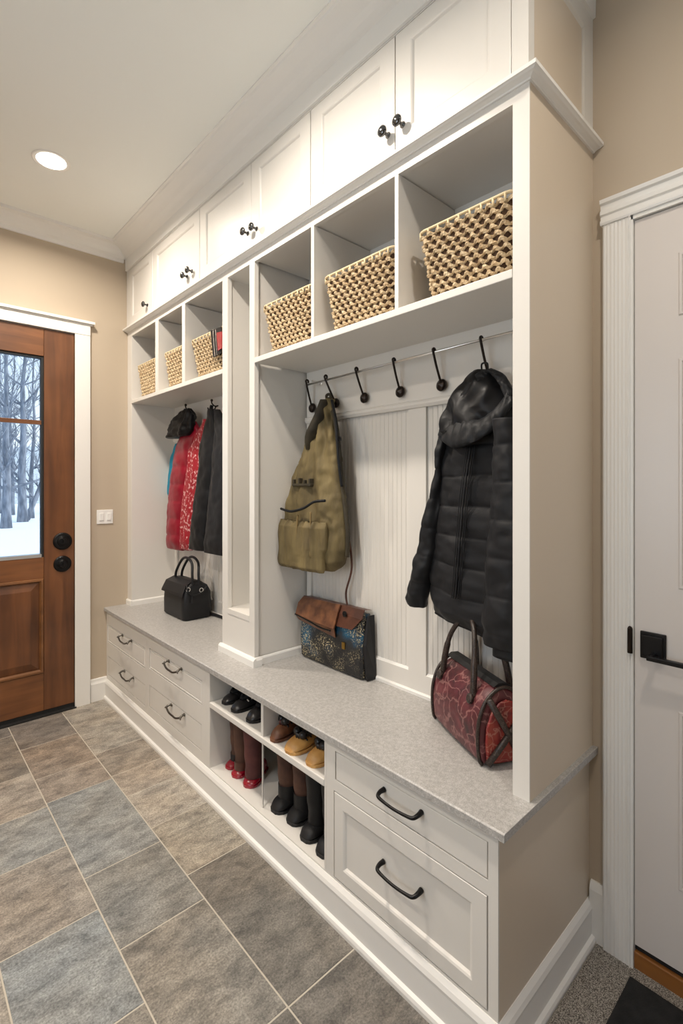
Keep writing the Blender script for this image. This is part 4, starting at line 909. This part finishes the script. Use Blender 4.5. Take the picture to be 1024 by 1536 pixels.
# top placket and zip
MB().rings([[(x * Lg, y, Hg * z) for y, z in ((-.026, .97), (-.012, 1.012), (.012, 1.012), (.026, .97))] for x in (-.46, -.2, .2, .46)]).build('zip_placket', shoe_m, db, world=False)
for sy in (1, -1):
    P = [(-.085, sy * .060, .165), (-.078, sy * .054, .225), (-.062, sy * .042, .29), (-.030, sy * .026, .340), (.01, sy * .016, .354), (.048, sy * .026, .340), (.080, sy * .042, .29), (.092, sy * .054, .225), (.098, sy * .060, .165)]
    h = MB().tube(smooth_path(P, 8), [.0075 if 12 < i < 52 else .0095 for i in range(65)], 10).build('handle', snakey, db, world=False, smooth=True)
    for px_ in (-.085, .098): MB().lathe([(.014, 0), (.014, .006), (.008, .009)], (px_, sy * .068, .160), (0, sy, .3), 12).build('handle_tab', snakey, h, world=False)

# ------------------------------------------------------------------ black handbag in the left locker
hb = thing('handbag', 'black leather handbag with a tall loop handle on the bench below the coats', 'bag', (1.285, 2.725, ZC))
x0, x1, y0, y1 = 1.203, 1.372, 2.585, 2.872
def hr(z, k, ky, xo=0): 
    cx_, cy_ = (x0 + x1) / 2 + xo, (y0 + y1) / 2; w_, d_ = (x1 - x0) * k, (y1 - y0) * ky
    return [(cx_ + p[0], cy_ + p[1], z) for p in resample(rrect(w_, d_, min(.022, w_ * .3)), 48)[0]]
b = MB(); b.rings([hr(ZC + .001, .90, .95), hr(ZC + .010, 1, 1), hr(ZC + .09, 1.02, 1.0), hr(ZC + .15, .98, .97), hr(ZC + .185, .80, .92), hr(ZC + .205, .45, .86), hr(ZC + .212, .18, .8)])
b.build('body', leather_b, hb, smooth=True, rem=False)
f = MB(); strip(f, [(1.27, y1 - .012, ZC + .214), (1.222, y1 - .010, ZC + .196), (1.200, y1 - .004, ZC + .150), (1.196, y1 - .002, ZC + .135)], [(1.27, y0 + .03, ZC + .214), (1.222, y0 + .014, ZC + .196), (1.200, y0 + .008, ZC + .150), (1.196, y0 + .006, ZC + .135)]); f.build('flap', leather_b, hb, rem=True, bevel=.001)
for xh in (1.262, 1.300):
    P = [(xh, 2.83, ZC + .20), (xh, 2.815, ZC + .25), (xh + .01, 2.76, ZC + .320), (xh + .012, 2.70, ZC + .335), (xh + .012, 2.64, ZC + .310), (xh, 2.61, ZC + .25), (xh, 2.605, ZC + .19)]
    MB().tube(smooth_path(P, 8), .0075, 10).build('handle', leather_b, hb, smooth=True)
for p in ((1.228, 2.60, ZC + .175), (1.30, 2.588, ZC + .165)):
    q = MB(); q.tube([(p[0] + .011 * math.cos(a_ * PI / 8), p[1] - .012, p[2] + .011 * math.sin(a_ * PI / 8)) for a_ in range(16)], .0022, 6, loop=True); q.build('ring', steel, hb)
MB().tube(smooth_path([(1.225, 2.60, ZC + .20), (1.22, 2.58, ZC + .17), (1.25, 2.574, ZC + .145), (1.30, 2.574, ZC + .15), (1.34, 2.59, ZC + .18)], 6), .004, 8).build('side_strap', leather_b, hb, smooth=True)
MB().tube([(1.244, 2.574, ZC + .145), (1.242, 2.572, ZC + .10)], [.002, .007], 8).build('tassel', leather_b, hb)
MB().tube(smooth_path([(1.372, 2.66, ZC + .012), (1.385, 2.58, ZC + .010), (1.390, 2.50, ZC + .0095), (1.388, 2.40, ZC + .0095)], 6), .009, 8).build('trailing_strap', leather_b, hb, smooth=True)

# ------------------------------------------------------------------ coats in the left locker
def coat(name, label, L, Rr, xc, th, m, period=None, seed=1, z0=None, z1=None, amp=.009, extra=None, fa=.009, e=.85, part='body', cat='coat'):
    t = thing(name, label, cat, (xc, (L[0][1] + Rr[0][1]) / 2, min(p[2] for p in L)))
    f = quilt(period, .9, amp, seed, fa * .7) if period else (lambda y, z, tt, ph: fold(y, z, tt, ph, fa, 30, 4, seed))
    shell(L, Rr, xc, lambda tt: th * min(1, .6 + 6 * tt) * (1 - .55 * tt ** 3), f, nr=80, na=48, e=e, z0=z0, z1=z1).build(part, m, t, smooth=True)
    return t
c1 = coat('child_coat', 'bright cyan jacket showing behind the red coat', [(1.365, 3.0671, 1.5891), (1.365, 3.1384, 1.4799), (1.365, 3.2013, 1.3138), (1.365, 3.1907, 1.2387)], [(1.365, 2.9501, 1.5818), (1.365, 2.9884, 1.4744), (1.365, 3.0274, 1.3268), (1.365, 3.0872, 1.2103)], 1.370, .022, cyan, None, 3)
c2 = coat('puffer_coat', 'glossy red quilted puffer coat in the left locker', [(1.335, 2.7946, 1.6984), (1.335, 2.8946, 1.634), (1.335, 2.9608, 1.5641), (1.335, 2.9997, 1.4739), (1.335, 3.0492, 1.3055), (1.335, 3.0897, 1.0392), (1.335, 3.1, 0.9009)], [(1.335, 2.7249, 1.6918), (1.335, 2.6658, 1.6359), (1.335, 2.7163, 1.5537), (1.335, 2.7769, 1.4259), (1.335, 2.8214, 1.3063), (1.335, 2.876, 1.0531), (1.335, 2.876, 0.9144)], 1.335, .040, redn, .105, 5, amp=.010)
shell([(1.3, 2.7917, 1.7744), (1.3, 2.921, 1.7359), (1.3, 2.9988, 1.6603), (1.3, 3.0287, 1.6082)], [(1.3, 2.7387, 1.7683), (1.3, 2.7041, 1.7256), (1.3, 2.7041, 1.6364), (1.3, 2.8006, 1.5688)], 1.31, lambda t: .045 * math.sqrt(max(.03, 1 - t ** 2)), lambda y, z, t, ph: fold(y, z, t, ph, .02, 26, 16, 4), nr=40, na=40).build('hood', satin, c2, smooth=True)
c3 = coat('print_coat', 'red and white printed jacket squeezed between the red and black coats', [(1.33, 2.5827, 1.6932), (1.33, 2.6808, 1.6174), (1.33, 2.7665, 1.5247), (1.33, 2.8108, 1.3866), (1.33, 2.847, 1.2658), (1.33, 2.8837, 1.0529), (1.33, 2.893, 0.9213)], [(1.33, 2.5355, 1.6885), (1.33, 2.5511, 1.6075), (1.33, 2.6149, 1.5169), (1.33, 2.6311, 1.3836), (1.33, 2.6558, 1.2683), (1.33, 2.7232, 1.0634), (1.33, 2.7578, 0.9265)], 1.328, .030, redspeck, None, 8)
c4 = coat('puffer_coat', 'black coat with a quilted front right of the printed jacket', [(1.285, 2.4497, 1.7302), (1.285, 2.4953, 1.6367), (1.285, 2.5421, 1.5407), (1.285, 2.558, 1.4189), (1.285, 2.582, 1.3073), (1.285, 2.6477, 1.071), (1.285, 2.6899, 0.9527)], [(1.285, 2.4125, 1.726), (1.285, 2.3618, 1.6252), (1.285, 2.3906, 1.45), (1.285, 2.4273, 1.3078), (1.285, 2.4724, 1.1078), (1.285, 2.503, 0.9521)], 1.285, .034, nylon, .13, 12, amp=.006)
c5 = coat('puffer_coat', 'black coat half hidden by the niche column', [(1.262, 2.3478, 1.7128), (1.262, 2.3407, 1.5867), (1.262, 2.3621, 1.4482), (1.262, 2.3766, 1.308), (1.262, 2.4281, 1.0866), (1.262, 2.4582, 0.9515)], [(1.262, 2.3055, 1.7081), (1.262, 2.191, 1.5753), (1.262, 2.191, 1.3753), (1.262, 2.2106, 1.1745), (1.262, 2.2372, 0.9571)], 1.262, .032, nylon2, .16, 15, amp=.005)
MB().tube(smooth_path([(1.3, 2.4556, 1.7506), (1.3, 2.4783, 1.6912), (1.295, 2.484, 1.5999), (1.292, 2.5089, 1.4913)], 6), .010, 8).build('collar', satin, c4, smooth=True)

# ------------------------------------------------------------------ shoes
def shoe_mb(Ls=.24, W=.082, Hh=.06, heelh=.05):
    # toe at local x=0, heel at +Ls ; sole on z=0
    b = MB(); so = MB(); rs = []; ss = []
    prof = [(0.0, .30, .35), (.03, .62, .62), (.10, .86, .80), (.22, 1.0, .92), (.36, 1.0, 1.05), (.5, .86, 1.25), (.65, .74, 1.45), (.8, .74, 1.5), (.93, .70, 1.45), (1.0, .42, 1.25)]
    for s_, w_, h_ in prof:
        x = s_ * Ls; w2 = W * w_ / 2; hh = Hh * h_ * (.75 if s_ < .05 else 1)
        rs.append([(x, w2 * c, .008 + (hh - .008) * h) for c, h in ((-1, 0), (-1.03, .35), (-.88, .7), (-.45, .95), (0, 1.0), (.45, .95), (.88, .7), (1.03, .35), (1, 0))])
        ss.append([(x - .002 if s_ == 0 else x, w2 * 1.06 * c, z) for c, z in ((-1, 0), (-1.03, .011), (1.03, .011), (1, 0))])
    b.rings(rs); so.rings(ss)
    return b, so
def make_shoe(label, loc, rz, upper_m, sole_m, W=.082, L_=.22, H_=.055, group=None, opening=None, buckle=None, bow=None):
    t = thing('shoe', label, 'shoe', loc, rz, group); b, so = shoe_mb(L_, W, H_)
    u = b.build('upper', upper_m, t, world=False, smooth=True, sub=1); so.build('sole', sole_m, t, world=False, bevel=.002)
    if opening:
        MB().tube(smooth_path([(L_ * .22, 0, H_ * 1.06), (L_ * .42, W * .34, H_ * 1.25), (L_ * .75, W * .34, H_ * 1.48), (L_ * .95, 0, H_ * 1.5), (L_ * .75, -W * .34, H_ * 1.48), (L_ * .42, -W * .34, H_ * 1.25), (L_ * .22, 0, H_ * 1.06)], 5), .009, 8).build('collar', opening, t, world=False, smooth=True)
    if buckle:
        q = MB()
        for k in range(3): q.tube(smooth_path([(L_ * (.30 + .09 * k), -W * .40, H_ * (.8 + .12 * k)), (L_ * (.30 + .09 * k), 0, H_ * (1.08 + .14 * k)), (L_ * (.30 + .09 * k), W * .40, H_ * (.8 + .12 * k))], 4), .003, 6)
        q.build('laces', buckle, t, world=False, smooth=True)
    if bow:
        for sy, hx in ((-1, .26), (1, .30)):
            MB().lathe([(.001, -.016), (.010, -.012), (.015, 0), (.010, .012), (.001, .016)], (L_ * hx, sy * W * .22, H_ * 1.22), (.3, sy, .3), 12).build('bow', bow, t, world=False, smooth=True)
    return t
make_shoe('black lace-up shoe on the upper cubby shelf, farthest of three', (1.030, 1.845, .403), .12, shoe_k, shoe_m, W=.060, L_=.19, H_=.036, group='black shoes on the cubby shelf', opening=nylon, buckle=shoe_m)
make_shoe('black lace-up shoe on the upper cubby shelf, middle of three', (1.022, 1.755, .403), .12, shoe_k, shoe_m, W=.066, L_=.20, H_=.040, group='black shoes on the cubby shelf', opening=nylon, buckle=steel)
make_shoe('black lace-up shoe on the upper cubby shelf, next to the divider', (1.022, 1.640, .403), .10, shoe_k, shoe_m, W=.070, L_=.20, H_=.046, group='black shoes on the cubby shelf', opening=nylon, buckle=shoe_m)
make_shoe('light brown shoe with dark straps, left of three on the cubby shelf', (1.008, 1.458, .403), .12, cognac, cognac, W=.060, L_=.19, H_=.050, group='tan shoes on the cubby shelf', opening=shaft_r, buckle=shoe_k, bow=shoe_k)
make_shoe('mustard tan shoe with dark straps, middle of three on the cubby shelf', (1.003, 1.356, .403), .12, tan_l, tan_l, W=.080, L_=.20, H_=.042, group='tan shoes on the cubby shelf', opening=shoe_k, buckle=shoe_k, bow=shoe_k)
make_shoe('mustard tan shoe with dark straps, right of three on the cubby shelf', (1.008, 1.250, .403), .10, tan_l, tan_l, W=.072, L_=.20, H_=.044, group='tan shoes on the cubby shelf', opening=shoe_k, buckle=shoe_k, bow=shoe_k)
def make_boot(label, loc, rz, foot_m, shaft_m, sole_m, W=.085, L_=.22, H_=.055, Hs=.245, ankle=None, group=None, rw=.036, lean=0):
    t = thing('boot', label, 'boot', loc, rz, group); b, so = shoe_mb(L_, W, H_)
    b.build('foot', foot_m, t, world=False, smooth=True, sub=1); so.build('sole', sole_m, t, world=False, bevel=.002)
    rs = []
    for i in range(15):
        k = i / 14; z = lerp(H_ * .55, Hs, k); r_ = lerp(rw * .92, rw * 1.18, k) + .0022 * math.sin(k * 19) * (1 - k); cx_ = L_ * lerp(.40, .34, k) ; rx = r_ * (1.35 - .25 * k)
        rs.append([(cx_ + rx * math.cos(2 * PI * j / 20), r_ * math.sin(2 * PI * j / 20) + lean * k, z) for j in range(20)])
    rs2 = [[(lerp(sum(q[0] for q in rs[-1]) / 20, p[0], .93), p[1] * .93 + lean * .07, p[2] - h) for p in rs[-1]] for h in (0, .05)]
    MB().rings(rs + rs2).build('shaft', shaft_m, t, world=False, smooth=True)
    if ankle:
        q = [[(L_ * .40 + rw * 1.42 * math.cos(2 * PI * j / 20), rw * 1.06 * math.sin(2 * PI * j / 20), z) for j in range(20)] for z in (H_ * .7, H_ * 1.2, H_ * 1.75)]
        MB().rings(q, cap=False).build('ankle_cuff', ankle, t, world=False, smooth=True)
    return t
FZ = .1235
make_boot('brown-shafted boot with red toe, farthest in the lower cubby', (1.050, 1.850, FZ), .12, red_p, shaft_b, red_p, W=.058, L_=.17, H_=.030, ankle=shoe_m, group='red-toed boots in the lower cubby', rw=.031)
make_boot('brown-shafted boot with red toe, middle of the red-toed three', (1.040, 1.772, FZ), .35, red_p, shaft_b, red_p, W=.064, L_=.15, H_=.032, ankle=brown_l, group='red-toed boots in the lower cubby', rw=.033)
make_boot('plum-shafted boot with red toe, nearest the slim post', (1.044, 1.678, FZ), .55, red_p, shaft_r, red_p, W=.066, L_=.15, H_=.034, group='red-toed boots in the lower cubby', rw=.036)
make_boot('brown-shafted boot with black foot, right after the slim post', (1.034, 1.490, FZ), .02, shoe_m, shaft_b, shoe_m, W=.076, L_=.20, H_=.050, ankle=shoe_m, group='black-footed boots in the lower cubby', rw=.036)
make_boot('brown-shafted boot with black foot, second after the slim post', (1.040, 1.398, FZ), .1, shoe_m, shaft_b, shoe_m, W=.078, L_=.20, H_=.052, ankle=shoe_m, group='black-footed boots in the lower cubby', rw=.036)
make_boot('tall charcoal boot, second from the near end of the lower cubby', (1.024, 1.300, FZ), .1, shoe_m, shoe_m, shoe_m, W=.074, L_=.20, H_=.050, group='tall charcoal boots in the lower cubby', rw=.036)
make_boot('tall charcoal boot beside the near drawer cabinet, last in the cubby', (1.020, 1.212, FZ), .1, shoe_m, shoe_m, shoe_m, W=.074, L_=.20, H_=.050, group='tall charcoal boots in the lower cubby', rw=.036)

# ------------------------------------------------------------------ doormat
dm = MB().box(.93, 1.455, -.35, .447, .004, .012).build('doormat', matb, bevel=.002)
tag(dm, 'black doormat on the speckled carpet in front of the white door', 'doormat')

# ------------------------------------------------------------------ outside the entry door
def outside():
    m = MB(); n = 24
    gx0, gx1, gy0, gy1 = -30, 22, 3.45, 60
    vs_ = []; fs = []
    for i in range(n + 1):
        for j in range(n + 1):
            x = lerp(gx0, gx1, i / n); y = lerp(gy0, gy1, (j / n) ** 1.6); vs_.append((x, y, -.16 + .12 * noise.noise(Vector((x * .2, y * .2, 0))) * min(1, (y - 3.4) / 5)))
    for i in range(n):
        for j in range(n): a = i * (n + 1) + j; fs.append((a, a + 1, a + n + 2, a + n + 1))
    o = m.add(vs_, fs).build('ground', snow, smooth=True, kind='structure')
    struct(MB().box(-1.4, 2.2, YF + .14, 4.6, -.2, -.02), 'floor_porch', snow)
outside()
def make_tree(label, x, y, h, r, seed, nb=22, lean=.0):
    rnd = random.Random(seed); t = thing('bare_tree', label, 'tree', (x, y, -.2), group='bare winter trees outside the door')
    m = MB(); pts = []; rr = []
    for i in range(12):
        k = i / 11; pts.append((x + lean * k * h + .12 * noise.noise(Vector((seed, k * 3, 0))) * k * 3, y + .1 * noise.noise(Vector((seed, k * 3, 5))) * k * 3, -.2 + h * k)); rr.append(r * (1.25 if i == 0 else 1) * (1 - k * .85))
    m.tube(pts, rr, 9); m.build('trunk', bark, t, smooth=True)
    b = MB()
    def branch(p, d, L_, r_, depth):
        q = [p]; c = p.copy(); dd = d.copy(); n = 5
        for i in range(n):
            dd = (dd + Vector((rnd.uniform(-.2, .2), rnd.uniform(-.2, .2), rnd.uniform(-.02, .22)))).normalized(); c = c + dd * L_ / n; q.append(c.copy())
        b.tube(q, [r_ * (1 - .8 * i / n) for i in range(n + 1)], 5)
        if depth:
            for k in range(4):
                i = rnd.randint(1, n - 1); branch(q[i], (dd + Vector((rnd.uniform(-1, 1), rnd.uniform(-1, 1), rnd.uniform(-.1, .8)))).normalized(), L_ * .55, r_ * .5, depth - 1)
    for k in range(nb):
        i = rnd.randint(2, 10); a = rnd.uniform(0, 2 * PI); branch(Vector(pts[i]), Vector((math.cos(a), math.sin(a), rnd.uniform(.2, .9))).normalized(), rnd.uniform(.9, 1.9) * h / 7, rr[i] * .45, 2)
    b.build('branches', bark, t)
    return t
def dirpt(u, D):   # ground point seen through the door pane, D metres ahead along the view axis
    s_, c_ = math.sin(R(42.624)), math.cos(R(42.624)); k = (u - 511.55) / 740.13 * D
    return s_ * D + c_ * k, c_ * D - s_ * k
rnd = random.Random(12)
tl = [((.34, 15.0), 7.5, .16, 'bare tree outside the door, thick trunk at the left of the pane'), ((.0, 0), 0, 0, '')]
trees = [(3.15, 14.9, 7.5, .17, 0, 'thick bare tree in the snow, leftmost through the door pane'), (5.45, 18.3, 8.5, .19, 0, 'bare tree in the snow with a splayed foot, middle of the door pane'), (6.45, 19.0, 8, .12, 0, 'slim bare tree close to the splayed-foot tree'), (5.9, 16.2, 4.6, .09, .22, 'thin leaning bare tree crossing the right side of the pane')]
LOCS = [(3.0567, 18.3329, -0.16), (4.6597, 21.6468, -0.16)]
def gp(p): return p[0], p[1]
TR = [((2.9293, 19.724, -0.16), 7.5, .15, 0, 'thick bare tree standing in the snow, leftmost through the door pane'), ((3.9314, 22.777, -0.16), 8.5, .17, .0, 'bare tree with a splayed foot in the snow, middle of the door pane'), ((4.5892, 24.7391, -0.16), 8, .10, .01, 'slim bare tree just right of the splayed-foot tree'), ((4.156, 23.5407, -0.16), 5.0, .11, .35, 'low bare tree leaning right across the lower door pane')]
for i, (p, h, r, ln, lb) in enumerate(TR): make_tree(lb, p[0], p[1], h, r, 30 + i, 16, ln)
for i in range(12):
    y = rnd.uniform(26, 40); x = y * rnd.uniform(-.05, .42); make_tree('distant bare tree in the woods seen through the door pane', x, y, rnd.uniform(8, 12), rnd.uniform(.06, .11), 60 + i, 16)
# the wooded rise behind: a long low hill with brush
hm = MB(); n = 40; vs_ = []; fs = []
for i in range(n + 1):
    x = lerp(-30, 40, i / n)
    for j in range(6):
        k = j / 5; vs_.append((x, 44 + 10 * k, -.4 + (5.2 + 1.3 * noise.noise(Vector((x * .3, 0, 0)))) * math.sin(k * PI / 2)))
for i in range(n):
    for j in range(5): a = i * 6 + j; fs.append((a, a + 1, a + 7, a + 6))
hm.add(vs_, fs).build('distant_hill', brush, smooth=True, kind='structure')
